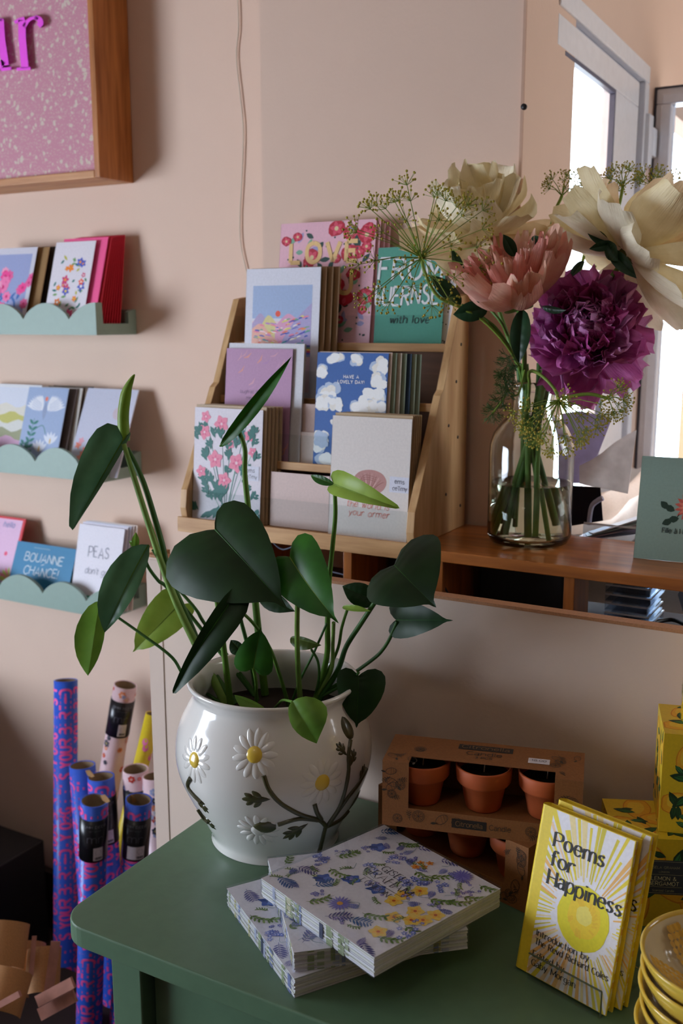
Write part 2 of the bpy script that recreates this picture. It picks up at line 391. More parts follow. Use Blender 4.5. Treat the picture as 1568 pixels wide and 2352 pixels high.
def ring(b, x0, x1, y0, y1, z0, z1, t, mat):
    b.box(x0, x1, y0, y1, z1-t, z1, mat); b.box(x0, x1, y0, y1, z0, z0+t, mat)
    b.box(x0, x1, y0, y0+t, z0+t, z1-t, mat); b.box(x0, x1, y1-t, y1, z0+t, z1-t, mat)
fr = M('eef0f6', .3)
b.box(-.545, -.500, 1.56, 2.145, 1.812, 1.845, fr); b.box(-.545, -.500, 2.112, 2.145, .96, 1.812, fr); b.box(-.545, -.500, 1.56, 2.112, .96, .99, fr)
b.box(-.530, -.503, 1.56, 2.075, 1.757, 1.802, fr); b.box(-.530, -.503, 1.905, 2.075, 1.04, 1.757, fr); b.box(-.530, -.503, 1.56, 2.075, .995, 1.04, fr)
b.box(-.535, -.512, 1.56, 2.112, 1.802, 1.812, M('c9cad4', .35)); b.box(-.535, -.512, 2.075, 2.112, .99, 1.802, M('c9cad4', .35))
o = struct(b, 'window_1', .003)
b = MB(); b.box(-.516, -.513, 1.60, 1.905, 1.045, 1.755, M('f6fbff', .1, 'pane')); b.build('window_pane', o)
b = MB(); b.box(-.513, -.5035, 1.60, 1.905, 1.7565, 1.750, M('5b6078', .5)); b.box(-.513, -.5035, 1.898, 1.9045, 1.045, 1.75, M('5b6078', .5)); b.build('window_seal', o)
# door leaf standing open beyond the bay window, with hinge
b = MB(); ly = 2.205
X0 = aty(1503, 300, ly).x
lz = aty(1503, 205, ly).z
def ringy(b, y0, y1, x0, x1, z0, z1, t, mat):
    b.box(x0, x1, y0, y1, z1-t, z1, mat); b.box(x0, x1, y0, y1, z0, z0+t, mat)
    b.box(x0, x0+t, y0, y1, z0+t, z1-t, mat); b.box(x1-t, x1, y0, y1, z0+t, z1-t, mat)
ringy(b, ly, ly+.05, X0, X0+.75, .1, lz, .030, M('f4f5fc', .3))
ringy(b, ly-.008, ly, X0+.012, X0+.738, .112, lz-.012, .020, M('f0f2fb', .3))
o = struct(b, 'door_1', .003)
b = MB(); b.box(X0+.028, X0+.722, ly+.02, ly+.026, .128, lz-.028, M('eef4fa', .1, 'pane')); b.build('door_pane', o)
b = MB(); ringy(b, ly-.002, ly+.052, X0-.003, X0+.753, .097, lz+.003, .003, M('4a4c5c', .5)); b.build('door_seal', o)
hz = aty(1480, 320, 2.15).z
b = MB(); b.box(-.5035, -.492, 2.125, 2.16, hz-.055, hz+.045, fr); b.box(-.5035, X0+.008, 2.16, 2.203, hz-.030, hz+.025, M('f8f9ff', .3)); b.build('hinge', o, bevel=.003)
b = MB(); b.box(-.504, 2.0, 3.18, 3.30, FZ, 0, white); struct(b, 'baseboard_far')
b = MB(); ring(b, -3.05, -3.0, -.95, .25, .48, 1.64, .02, fr); struct(b, 'window_2')
# low display cabinet out of frame on the left: it keeps the daylight off the floor corner
b = MB(); b.box(-2.46, -1.98, .55, 1.50, FZ+.06, .50, M('3b2a20', .5, 'wood')); b.box(-2.50, -1.95, .52, 1.53, .50, .53, M('4b3324', .5, 'wood')); b.box(-2.44, -2.0, .57, 1.48, FZ, FZ+.06, M('1c1512'))
tag(b.place('display_cabinet', (0, 0, 0), bevel=.003), 'low dark wooden display cabinet on the floor beside the wrapping paper', 'cabinet')
# added warm overhead fill with an invented round fitting, out of view
o = thing('ceiling_lamp', 'added round ceiling fitting for the warm fill light, unseen behind the camera', 'lamp', (-.5, -.7, 2.62))
b = MB(); b.lathe([(0, .075), (.20, .075), (.21, .06), (.21, .0), (.195, 0), (.195, .05), (0, .05)], (-.5, -.7, 2.62), M('e6e2dc', .4), 40); b.build('fill_housing', o)
l_ = area('overhead_warm_fill', (-.5, -.7, 2.60), (-.5, -.7, 0), .38, .38, 2.2, (1, .86, .70)); l_.data.shape = 'DISK'; l_.parent = None
# screw in the pillar and the wire on the wall
b = MB(); p = aty(1204, 246, 1.4165); b.lathe([(0, -.004), (.0042, -.004), (.0042, 0), (0, 0)], p, M('17141a', .5), 12, axis=(0, 1, 0))
tag(b.place('wall_plug', (0, 0, 0)), 'small black wall plug set in the pillar beside its corner line', 'fixing')
b = MB(); pts = [(545, -30), (548, 60), (543, 130), (552, 220), (559, 300), (556, 400), (551, 500), (553, 560), (563, 610), (569, 640), (569, 690), (575, 760)]
b.tube(catmull([tuple(aty(x, y, 1.5965)) for x, y in pts], 6), .0013, M('cfc0ae', .5), 6)
tag(b.place('electric_wire', (0, 0, 0)), 'thin pale wire hanging down the peach wall to the card rack', 'wire')

# ---------------------------------------------------------------- sign box
o = thing('sign_box', 'wooden box sign with pink floral cloth front and neon pink lettering on the back wall', 'sign', (-1.75, 1.6, 1.62))
wd = M('a45f2a', .45, 'wood', st=(14, 14, 1.2), h2='c98245')
X1, Z0, Y0 = -1.367, 1.617, 1.503
b = MB(); b.box(X1-.014, X1, Y0, 1.599, Z0, 2.3, wd); b.build('side_board', o, bevel=.0015)
b = MB(); b.box(-2.4, X1-.014, Y0, 1.599, Z0, Z0+.014, M('b9753f', .45, 'wood', st=(1.2, 14, 14), h2='d49a63')); b.build('bottom_board', o, bevel=.0015)
b = MB(); b.box(-2.4, -2.386, Y0, 1.599, Z0+.014, 2.3, wd); b.build('side_board', o, bevel=.0015)
b = MB(); b.box(-2.386, X1-.014, Y0, 1.599, 2.286, 2.3, wd); b.build('top_board', o)
b = MB(); b.box(-2.386, X1-.0145, Y0+.012, 1.58, Z0+.0145, 2.2855, M('cc8f9f', .8, 'fabric')); b.build('cloth_panel', o)
b = MB(); yl = Y0+.012
lm = M('ff5cf0', .35)
def letter(b, sl, w):
    for P in sl:
        b.tube([tuple(aty(x, y, yl-.006)) for x, y in catmull(P, 6)], w, lm, 8)
b.mats = []
r_path = [(38, 48), (46, 47), (52, 60), (52, 150)]
def stroke_px(b, P, wpx, wn):   # raised serif letter strokes
    n = len(P); L_, R_, L2, R2 = [], [], [], []
    for i, p in enumerate(P):
        a = P[max(0, i-1)]; c = P[min(n-1, i+1)]; dx, dy = c[0]-a[0], c[1]-a[1]; l = math.hypot(dx, dy) or 1
        k = (wn + (wpx-wn)*abs(dy/l)**1.5)/2; nx, ny = -dy/l*k, dx/l*k
        for arr, sg, yy in ((L_, 1, yl-.012), (R_, -1, yl-.012), (L2, 1, yl-.0005), (R2, -1, yl-.0005)):
            arr.append(aty(p[0]+sg*nx, p[1]+sg*ny, yy))
    b.grid([L2, L_, R_, R2], lm, False); b.face([L2[0], L_[0], R_[0], R2[0]], lm); b.face([L2[-1], L_[-1], R_[-1], R2[-1]], lm)
stroke_px(b, [(50, 46), (51, 90), (57, 156)], 17, 17); stroke_px(b, [(34, 52), (44, 45), (56, 42)], 9, 7)
stroke_px(b, [(38, 159), (70, 157)], 8, 7)
stroke_px(b, catmull([(55, 62), (64, 48), (76, 41), (88, 42)], 5), 9, 7); stroke_px(b, catmull([(80, 40), (90, 44), (93, 54), (88, 60)], 4), 13, 10)
b.build('letter', o); b = MB()
stroke_px(b, [(0, 44), (3, 90), (12, 150)], 17, 17); stroke_px(b, [(2, 160), (26, 157)], 8, 7)
stroke_px(b, catmull([(8, 140), (-8, 158), (-30, 162), (-44, 150), (-50, 130), (-52, 50)], 5), 15, 8); stroke_px(b, [(-64, 52), (-46, 50)], 8, 7); stroke_px(b, [(-14, 48), (4, 45)], 8, 7)
b.build('letter', o)

# ---------------------------------------------------------------- card builders
def card_mb(w_, h_, th, col, art=None, edge=None, fold=True, curve=0):
    """greeting card: front face in the XZ plane facing -Y, bottom centre at the origin"""
    b = MB(); m1 = M(col, .55, 'paper'); m2 = M(edge or col, .6, 'paper')
    b.box(-w_/2, w_/2, 0, th*.4, 0, h_, m1)
    if fold: b.box(-w_/2, w_/2-.0008, th*.5, th, 0, h_-.0006, m2); b.box(-w_/2, -w_/2+.0006, 0, th, 0, h_, m1)
    if art:
        a = Art(b, lambda u, v, e: V((u, -e, v)), (-w_/2, w_/2, 0, h_)); art(a, w_, h_)
    return b
def card(name, label, w_, h_, col, pos, lean=8, rz=0, art=None, th=.0014, cat='card', group=None, roll=0, edge=None):
    o = card_mb(w_, h_, th, col, art, edge).place(name, pos, (-R(lean), R(roll), R(rz)))
    o.rotation_mode = 'ZXY' if False else 'XYZ'
    return tag(o, label, cat, group)
def envelope_mb(w_, h_, col, th=.0012):
    b = MB(); m1 = M(col, .7, 'kraft'); b.box(-w_/2, w_/2, 0, th, 0, h_, m1)
    a = Art(b, lambda u, v, e: V((-u, th+e, v)))
    a.poly([(-w_/2, h_), (0, h_*.45), (w_/2, h_)], col)
    return b
def dup(o, loc, label=None, dz=0):
    c = o.copy(); C.objects.link(c); c.location = loc
    if label: c['label'] = label
    for ch in o.children:
        d = ch.copy(); C.objects.link(d); d.parent = c
        for g in ch.children: e = g.copy(); C.objects.link(e); e.parent = d
    return c

# ---------------------------------------------------------------- scalloped wall shelves
GREEN = '8aa397'
def shelf(zb, label, dips, endx, ypx):
    """one tray shelf: dips = pixel x of the scallop valleys on the front panel, zb = underside height"""
    o = thing('scalloped_shelf', label, 'shelf', (-1.7, 1.6, zb), group='scalloped green card shelves')
    gm = M(GREEN, .5); yf = 1.482; XR = -1.374; H = .062; dip = .030
    xs = [aty(d, ypx, yf).x for d in dips]
    per = xs[-1]-xs[-2]
    x = xs[0]
    while x > -2.35: x -= per; xs.insert(0, x)
    pts = [(XR, zb), (XR, zb+H)]
    seg = xs[::-1]; left = -2.35
    cur = XR; cz = H
    # right half scallop then full arcs
    for k in range(1, 9): t = k/8; pts.append((XR-(XR-seg[0])*t, zb+dip+(H-dip)*math.cos(t*PI/2)**.8))
    for i in range(len(seg)-1):
        a, c = seg[i], max(seg[i+1], left)
        for k in range(1, 15):
            t = k/14; pts.append((a+(c-a)*t, zb+dip+(H-dip)*math.sin(PI*t)**.72))
        if c <= left: break
    pts.append((c, zb))
    P = [(p[0], p[1]) for p in pts]
    b = MB(); b.prism(P, 1, yf, yf+.008, gm); b.build('front_panel', o)
    b = MB(); b.box(c, XR, yf+.008, 1.599, zb, zb+.008, gm); b.build('bottom_board', o, bevel=.001)
    b = MB(); b.box(c, XR, 1.591, 1.599, zb+.008, zb+.05, gm); b.build('back_board', o, bevel=.001)
    b = MB(); b.prism([(yf+.008, zb+.008), (yf+.008, zb+H), (yf+.018, zb+H), (yf+.020, zb+.022), (1.575, zb+.022), (1.575, zb+.045), (1.591, zb+.05), (1.591, zb+.008)], 0, XR-.009, XR, gm); b.build('end_board', o)
    return o
shelf(1.3225, 'top scalloped green wall shelf, directly below the pink sign', [-48, 52, 157], 216, 712)
shelf(1.034, 'middle scalloped green wall shelf holding the bird card', [-22, 80, 181], 235, 1050)
shelf(.752, 'lowest scalloped green wall shelf holding the blue lettered card', [0, 98, 197], 240, 1362)
def wc(x0, x1, y, Y): a = aty(x0, y, Y); b_ = aty(x1, y, Y); return (a.x+b_.x)/2, abs(b_.x-a.x)

# art on the wall-shelf cards
def bouquet(a, w_, h_, cols, gcol='4f8f6a', n=22, y0=.1, y1=.85, r=.010, seed=1):
    q = random.Random(seed)
    for i in range(n*2):
        a.leaf(q.uniform(-.38, .38)*w_, q.uniform(y0, y1)*h_, q.uniform(.008, .016), .005, q.uniform(0, 6.28), q.choice([gcol, '7fae6c', '2f7f78', 'c3c24e']))
    for i in range(n):
        a.flower(q.uniform(-.34, .34)*w_, q.uniform(y0, y1)*h_, q.uniform(.6, 1.2)*r, q.choice(cols), 5, q.choice(['f5d94e', 'ff9f2e', 'ffffff']), q.uniform(0, 6))
def art_pinkbunch(a, w_, h_):
    a.rect(-w_*.42, w_*.42, h_*.08, h_*.92, 'a3afdc'); q = random.Random(5)
    for i in range(16): a.leaf(q.uniform(-.2, .25)*w_, q.uniform(.1, .4)*h_, .022, .006, q.uniform(.6, 2.4), '4a78c0')
    for i in range(20): a.flower(q.gauss(0, .19)*w_, (.48+q.gauss(0, .16))*h_, q.uniform(.010, .016), q.choice(['ff4fa0', 'ff86bd', 'f06aa8', 'ffa9cc']), 7, 'e0357c', q.uniform(0, 6), pw=.8)
def art_floral(a, w_, h_): bouquet(a, w_, h_, ['5a67c9', '7e86dd', 'ff5a1f', 'd9467e', 'ff8a26', 'c48ad8'], n=16, r=.0095, y1=.82, seed=3); a.flower(.012, .03, .015, 'e85a92', 7, 'f6d8e6')
def art_fields(a, w_, h_):
    cols = ['dfe3ee', 'e9e6dc', 'e3ddb2', 'b9bd8a', 'd3d6cf', 'c7a9c0', 'd9c2d8', 'b2b3b9']
    a.rect(-w_*.46, w_*.46, .05*h_, h_*.96, 'dde1ee')
    for i, c in enumerate(['e4dfd2', 'c8c36c', 'dcdcd6', '9fa27f', 'd6a9c8', 'cf9fc2', '9c9da6']):
        t = .74-i*.1; a.poly([(-w_*.46, 0), (w_*.46, 0)]+[(w_*(.46-.92*k/10), (t+.03*math.sin(k*1.3+i*2))*h_) for k in range(11)], c)
def art_bird(a, w_, h_):
    a.rect(-w_*.49, w_*.49, .005*h_, h_*.995, '9fb3d6')
    for s in (-1, 1):
        for k in range(9): a.leaf(s*w_*.06, h_*.72, .034+.002*k, .010, (PI/2)-s*(.25+.14*k), 'e6e9f2')
        for k in range(5): a.rib([(s*w_*.1, h_*.70+k*.004), (s*w_*(.34), h_*(.76+.03*k))], .0012, 'b9c4dd')
    a.leaf(0, h_*.60, .040, .012, PI/2, '93a2c4'); a.ell(0, h_*.86, .004, .005, 'f07a5a')
    for (u0, v0, u1, v1) in ((-.30, .05, -.22, .62), (-.44, .0, -.36, .34)):
        a.rib([(u0*w_, v0*h_), (u1*w_, v1*h_)], .0012, '2e7d74')
        for k in range(8):
            t = k/8; u = (u0+(u1-u0)*t)*w_; v = (v0+(v1-v0)*t)*h_
            a.leaf(u, v, .017, .007, .5, '2e7d74'); a.leaf(u, v, .015, .007, 2.4, '2e7d74')
    a.rib([(-.25*w_, .45*h_), (0, .54*h_), (.12*w_, .44*h_)], .0015, '2e7d74', curve=True)
    for u, v in ((.02, .22), (.26, .32)):
        for k in range(5): a.leaf(u*w_, v*h_, .028, .009, PI/2-.8+.4*k, 'dfe5f2')
        a.leaf(u*w_, v*h_, .014, .005, PI/2, 'd8b878')
def art_pale(a, w_, h_):
    a.rect(-w_*.49, w_*.49, .005*h_, h_*.995, 'cdd0e4'); a.ell(w_*.22, h_*.72, .014, col='d2c3cf'); q = random.Random(9)
    for i in range(7): a.flower(-w_*(.40-.04*i % .2), h_*(.08+.05*i), .009, q.choice(['f08a74', 'f2a08c', 'e8a8b8']), 5, None)
    for i in range(4): a.leaf(-w_*.38+.008*i, h_*.03, .022, .003, 1.2, '4a5360')
    for i in range(40): a.ell(q.uniform(-.45, .45)*w_, q.uniform(.05, .95)*h_, .0008, col='b9bcd2', n=5)
def art_pinkred(a, w_, h_):
    a.rect(-w_*.46, w_*.46, .02*h_, .97*h_, 'e9bede')
    a.text('hello', w_*.34, h_*.86, .012, '8a93c4', align='r', slant=.2); a.ell(w_*.3, h_*.5, .005, col='f0527c')
    for k in range(5): a.leaf(w_*.42, h_*.15, .03, .010, 1.6+.35*k, ['c9d26a', 'f08a9a'][k % 2])
def art_bouanne(a, w_, h_):
    a.text('BOUANNE', 0, h_*.66, .0185, 'cfe2ee', w=.85, sp=1.3, align='c', wob=.5, slant=.1, wx=1.0)
    a.text('CHANCE!', 0, h_*.40, .0185, 'cfe2ee', w=.85, sp=1.3, align='c', wob=.5, slant=.1)
    a.rib([(w_*-.02, h_*.60), (w_*.03, h_*.63)], .0015, 'cfe2ee')
    for k in range(22): a.rect(-w_*.2+.0022*k, -w_*.2+.0022*k+.0012, h_*.91, h_*.925, 'b5d5e6')
    for k in range(5): a.leaf(-w_*.05+.01*k, 0, .022, .007, 1.57+.5*(k-2), '16467c')
def art_peas(a, w_, h_):
    a.text('PEAS', 0, h_*.62, .022, '7d8193', w=.5, align='c', wx=.75, wob=.4); a.text("don't go", 0, h_*.42, .013, '7d8193', w=.5, align='c', slant=.2, sp=1)
    for k, c in enumerate(['5fae94', '78bda6', '5fae94']): a.ell(-.014+.013*k, h_*.12, .008, .007, c)
    a.rib([(-.032, h_*.2), (-.024, h_*.1), (0, h_*.06), (.028, h_*.1)], .0018, '3f6e72', curve=True)

z1 = 1.3225+.0085; z2 = 1.034+.0085; z3 = .752+.0085
# top shelf
x, ww = wc(-22, 82, 543, 1.545); card('greeting_card', 'greeting card with pink blooms on periwinkle, on the top wall shelf', ww*1.0, .178, 'dcdcea', (x-.006, 1.4995, z1), 18, 2, art_pinkbunch)
e0 = None
for k in range(4):
    xx = x+.018+.0105*k
    b = envelope_mb(ww, .178, ['9a7648', '3b3228', '4a4038', '2d2620'][k])
    tag(b.place('envelope', (xx+.0, 1.5075+.014*k+.002, z1), (-R(18-1.2*k), 0, R(2))), ['brown kraft envelope right behind the pink bloom card, top wall shelf', 'dark envelope in the top shelf, directly behind the kraft one', 'third envelope back behind the pink bloom card, charcoal grey', 'rearmost dark envelope behind the pink bloom card, touching the wall side'][k], 'envelope', 'dark envelopes on the top wall shelf')
x, ww = wc(130, 222, 543, 1.535); card('greeting_card', 'white greeting card with small orange and blue flowers, leaning on pink envelopes', ww, .183, 'e9e5ee', (x-.012, 1.4925, z1), 17, 0, art_floral)
x, ww = wc(143, 245, 530, 1.545)
b = card_mb(ww, .190, .003, 'ff5f9c'); tag(b.place('greeting_card', (x-.006, 1.5, z1), (-R(17), 0, 0)), 'hot pink blank card directly behind the white floral card', 'card')
for k in range(9):
    b = envelope_mb(ww*.98, .188, 'c4122c', .0024)
    o = b.place('envelope', (x+.001+.0022*k, 1.5055+.0055*k, z1), (-R(16.6-1.05*k), 0, 0))
    tag(o, 'crimson envelope in the tight block behind the hot pink card', 'envelope', 'crimson envelopes on the top wall shelf')
# middle shelf
x, ww = wc(-32, 92, 880, 1.56); card('greeting_card', 'greeting card with layered striped fields, leftmost on the middle wall shelf', .0+ww, .180, 'e6e6ea', (x-.010, 1.520, z2), 18, 0, art_fields)
x, ww = wc(70, 162, 885, 1.54); card('greeting_card', 'blue greeting card with white bird and green sprigs, middle wall shelf', ww, .178, 'a9b8d4', (x-.016, 1.497, z2), 18, 0, art_bird)
for k in range(4):
    b = envelope_mb(ww*.98, .176, ['6e5f5c', 'd8d2cc', '6b5646', '574538'][k], .003)
    tag(b.place('envelope', (x-.004+.010*k, 1.510+.011*k, z2), (-R(18-2*k), 0, 0)), ['grey brown envelope directly behind the blue bird card', 'off-white envelope second behind the blue bird card', 'brown envelope third behind the blue bird card', 'dark brown envelope furthest behind the blue bird card'][k], 'envelope', 'envelopes behind the bird card')
x, ww = wc(208, 326, 890, 1.56); card('greeting_card', 'pale lilac card with coral corner flowers, right end of the middle wall shelf', ww, .186, 'd6d6e6', (x-.022, 1.500, z2), 24, 0, art_pale, th=.003)
# lowest shelf
x, ww = wc(-70, 58, 1180, 1.56); card('greeting_card', 'pink greeting card with a bright red border, lowest wall shelf', ww, .166, 'e0303c', (x-.012, 1.510, z3), 22, 0, art_pinkred, th=.004)
x, ww = wc(36, 172, 1250, 1.535); card('greeting_card', 'blue greeting card lettered BOUANNE CHANCE! on the lowest wall shelf', ww, .116, '1e7fae', (x-.010, 1.508, z3), 22, 0, art_bouanne)
x, ww = wc(186, 290, 1205, 1.53); card('greeting_card', 'white card lettered PEAS don\'t go, on the lowest wall shelf', ww, .174, 'e4e0ea', (x-.012, 1.4965, z3), 14, 0, art_peas)
for k in range(4):
    b = card_mb(ww, .177, .003, ['e0dcea', 'd4d8ec', 'dcd0cc', 'e6d8d0'][k])
    tag(b.place('greeting_card', (x-.010+.005*k, 1.5055+.0085*k, z3), (-R(13.5-1.6*k), 0, 0)), 'blank-edged white card in the block behind the PEAS card', 'card', 'cards behind the PEAS card')
# ---------------------------------------------------------------- back counter, screen panel, riser
b = MB(); b.box(-.89, .6, 1.095, 1.415, FZ, .93, M('3a3232', .6)); b.box(-.90, .6, 1.085, 1.415, .93, .945, M('4c464a', .6))
tag(b.place('till_counter', (0, 0, 0), bevel=.002), 'dark counter hidden behind the cream screen, under the wooden riser', 'counter')
o = thing('screen_panel', 'cream painted chipboard screen standing behind the green table', 'panel', (0, 1.05, 0))
b = MB(); b.box(-.905, .45, 1.055, 1.071, FZ, 1.025, M('e0cabb', .7, 'wall')); b.build('board', o)
b = MB(); b.box(-.905, .45, 1.0545, 1.0715, 1.0252, 1.029, M('b98560', .8, 'kraft')); b.build('raw_edge', o)
b = MB(); b.box(-.9045, -.880, 1.0538, 1.0549, FZ, 1.022, M('dcc6b8', .7, 'wall')); b.build('side_batten', o)
b = MB(); b.box(-.93, -.885, 1.075, 1.083, 1.020, 1.032, M('c99a6c', .6, 'wood')); tag(b.place('wood_offcut', (0, 0, 0)), 'small pale wood strip lying on the counter behind the screen\'s left top', 'wood strip')

pine = M('c8935a', .5, 'wood', st=(1.5, 1, 14), h2='dcae78'); pineV = M('cf9d66', .5, 'wood', st=(14, 9, 1.2), h2='e2ba86')
oak = dict(rough=.32, kind='wood', h2='c97b38')
RZ = 1.041
o = thing('wooden_riser', 'orange-brown wooden riser shelf carrying the card rack and the flower vase', 'riser', (-.5, 1.22, .945))
b = MB(); b.box(-.985, .4, 1.225, 1.415, RZ-.0155, RZ, M('a5602c', st=(1.2, 12, 12), coat=.25, **oak)); b.build('top_board', o, bevel=.0015)
for x0 in (-.89, -.687, -.545, -.362, -.05):
    b = MB(); b.box(x0, x0+.014, 1.229, 1.30 if x0 > -.5 else 1.41, .946, RZ-.016, M('9a5a2c', st=(12, 12, 1.2), **oak)); b.build('upright', o, bevel=.001)

# ---------------------------------------------------------------- card rack
o = thing('card_rack', 'tiered pine card rack with clear lips standing on the wooden riser', 'rack', (-.77, 1.23, RZ))
TY = [1.2325, 1.272, 1.325, 1.366]; TZ = [1.044, 1.136, 1.228, 1.312]
side = [(1.226, RZ+.0005), (1.222, 1.062), (1.226, 1.090), (1.231, 1.098), (1.306, 1.245), (1.316, 1.252), (1.350, 1.328), (1.376, 1.384), (1.404, 1.388), (1.404, RZ+.0005)]
for x0 in (-.976, -.584):
    b = MB(); b.prism(side, 0, x0, x0+.012, pineV)
    p = b.build('side_panel', o, bevel=.001)
    if x0 > -.7:
        for z, y in ((1.075, 1.385), (1.18, 1.37), (1.262, 1.36), (1.10, 1.33), (1.20, 1.335), (1.315, 1.375)):
            b = MB(); b.lathe([(0, .0008), (.0022, .0008), (.0025, 0)], (x0+.012, y, z), M('3b2b22', .5), 10, axis=(1, 0, 0)); b.build('nail_head', p)
for i in range(4):
    y1 = 1.402 if i == 3 else TY[i]+.05
    b = MB(); b.box(-.9635, -.5845, TY[i]-.003, y1, TZ[i]-.008 if i else RZ+.0005, TZ[i]-.001, pine); b.build('tier_board', o, bevel=.001)
    b = MB(); b.box(-.9635 if i else -.978, -.5845 if i else -.5705, TY[i]-.007 if i else 1.2170, TY[i]-.0035 if i else 1.2215, (TZ[i]-.008 if i else RZ-.0165), TZ[i]+.004, pine); b.build('front_rail', o, bevel=.0008)
    b = MB(); b.box(-.9635, -.5845, TY[i]-.0030, TY[i]-.0012, TZ[i]+.0045, TZ[i]+.045, M('fafcfc', .05, 'pane', refl=.14)); b.build('clear_lip', o)
b = MB(); b.box(-.9635, -.5845, 1.4045, 1.4085, RZ+.001, 1.36, M('7d5238', .6, 'wood')); b.build('back_board', o)

def rcard(i, x0, x1, h_, y, lean, name, label, col, art=None, th=.0015, dz=0, group=None, cat='card', edge=None, rz=0):
    return card(name, label, x1-x0, h_, col, ((x0+x1)/2, y, TZ[i]+dz), lean, rz, art, th, cat, group, edge=edge)
def sticker(a, u, v):
    a.rect(u-.017, u+.014, v-.011, v+.011, 'dfe0ee'); a.text('ems', u-.009, v+.0015, .0062, '55586a', w=.7, wob=.4); a.text('ceTmy', u-.012, v-.008, .0058, '55586a', w=.7, sp=1, wob=.4)
def art_ormer(a, w_, h_):
    u, v = .0, .078
    P = [(-.026, -.006), (-.024, .008), (-.014, .017), (.004, .020), (.020, .016), (.028, .007), (.027, -.003), (.018, -.012), (.004, -.016), (-.012, -.0155), (-.021, -.0125)]
    a.poly([(u+x*.98, v+y) for x, y in catmull(P, 4, True)], 'c08a84')
    for k in range(13):
        t = k/12; x1_ = -.022+.046*t; y1 = .017*math.sin(PI*(.12+.8*t))*.95
        a.rib([(u-.003+.012*(t-.5), v-.0135), (u+x1_*.6, v+y1*.15-.002), (u+x1_, v+y1)], .0013, ['a2665f', 'd9aca4', 'b0766e'][k % 3], True, curve=True)
    for k in range(3): a.rib([(u-.020+.003*k, v-.004+.004*k), (u-.006, v+.006+.003*k), (u+.014, v+.003+.003*k)], .0009, '9c6059', True, curve=True)
    a.text('the world is', u, .043, .0088, 'e0705c', w=.55, align='c', slant=.2, wob=.5, sp=1.5)
    a.text('your ormer', u+.002, .031, .0088, 'e0705c', w=.55, align='c', slant=.2, wob=.5, sp=1.5)
    sticker(a, .050, .080)
def art_pinkflower(a, w_, h_):
    tl, pk = '1f6d66', 'f28aa6'; q = random.Random(4)
    fl = [(-.042, .160, .012), (-.012, .150, .017), (-.044, .136, .015), (.005, .120, .010), (.040, .135, .012), (-.022, .095, .018), (.018, .092, .019), (.047, .110, .010), (-.048, .075, .012), (-.004, .064, .016), (.035, .154, .006)]
    for u, v, r_ in fl: a.rib([(.0, .0), (u*.4, v*.45), (u, v)], .0011, tl if q.random() < .6 else '7fae9e', curve=True)
    for i in range(44):
        u = q.uniform(-.056, .054); v = q.uniform(.008, .140); an = math.atan2(v+.03, u*1.4)
        a.leaf(u, v, q.uniform(.016, .024), .007, an+q.uniform(-.4, .4), tl)
        for s in (-1, 1):
            a.leaf(u+.006*math.cos(an), v+.006*math.sin(an), .011, .005, an+s*.8, tl); a.leaf(u+.011*math.cos(an), v+.011*math.sin(an), .008, .004, an+s*.7, tl)
    for k in range(9): a.leaf(-.048+.012*k, .002, .026, .008, .5+.28*k, tl)
    for u, v, r_ in fl: a.flower(u, v, r_*.85, pk, 5, None, q.uniform(0, 6), pw=.75); a.flower(u, v, r_*.45, 'e56a90', 5, 'fbd0dc', q.uniform(0, 6), pw=.4)
    sticker(a, .046, .078)
def art_clouds(a, w_, h_):
    q = random.Random(2)
    for u, v, s in ((-.028, .162, .9), (.005, .157, .8), (.046, .150, 1.2), (.050, .128, 1.1), (-.056, .140, 1.0), (-.036, .108, 1.2), (-.044, .094, 1.1), (-.022, .092, .9), (.034, .100, 1.5), (.020, .089, 1.3), (.048, .088, 1.0), (.0, .062, .9), (-.022, .066, .6), (-.050, .040, 1.1), (-.052, .028, .9), (.035, .040, 1.2), (-.036, .006, 1.2), (.012, .012, 1.0)):
        for c in ('b9cbe6', 'f5f1ea', 'ffffff'):
            for k in range(5):
                uu = u+q.uniform(-.010, .010)*s; vv = v+q.uniform(-.006, .007)*s; rr = .0072*s*(1.15 if c == 'b9cbe6' else .95)
                uu = max(-w_/2+rr, min(w_/2-rr, uu)); vv = max(rr, min(h_-rr, vv))
                a.ell(uu, vv, rr, rr*.85, c, n=11, jit=.14)
    a.text('HAVE A', 0, .131, .0046, 'ffffff', w=1.3, align='c', sp=2); a.text('LOVELY DAY!', 0, .1235, .0046, 'ffffff', w=1.3, align='c', sp=2)
def art_mauve(a, w_, h_):
    q = random.Random(8)
    for k in range(26):
        u = q.uniform(-.42, .42)*w_; v = q.uniform(.05, .95)*h_; an = q.uniform(.1, .9)
        a.rib([(u, v), (u+.008*math.cos(an), v+.008*math.sin(an)), (u+.016*math.cos(an+.3), v+.016*math.sin(an+.3))], q.uniform(.002, .004), q.choice(['e09a92', 'd8a0b4', 'c896bc', 'b98ab8']), True)
    a.text('laugh at the moon', -w_*.02, h_*.60, .0052, '5a4a66', w=.5, align='c', slant=.15, sp=1.2); a.text('me and you', 0, h_*.545, .0052, '5a4a66', w=.5, align='c', slant=.15)
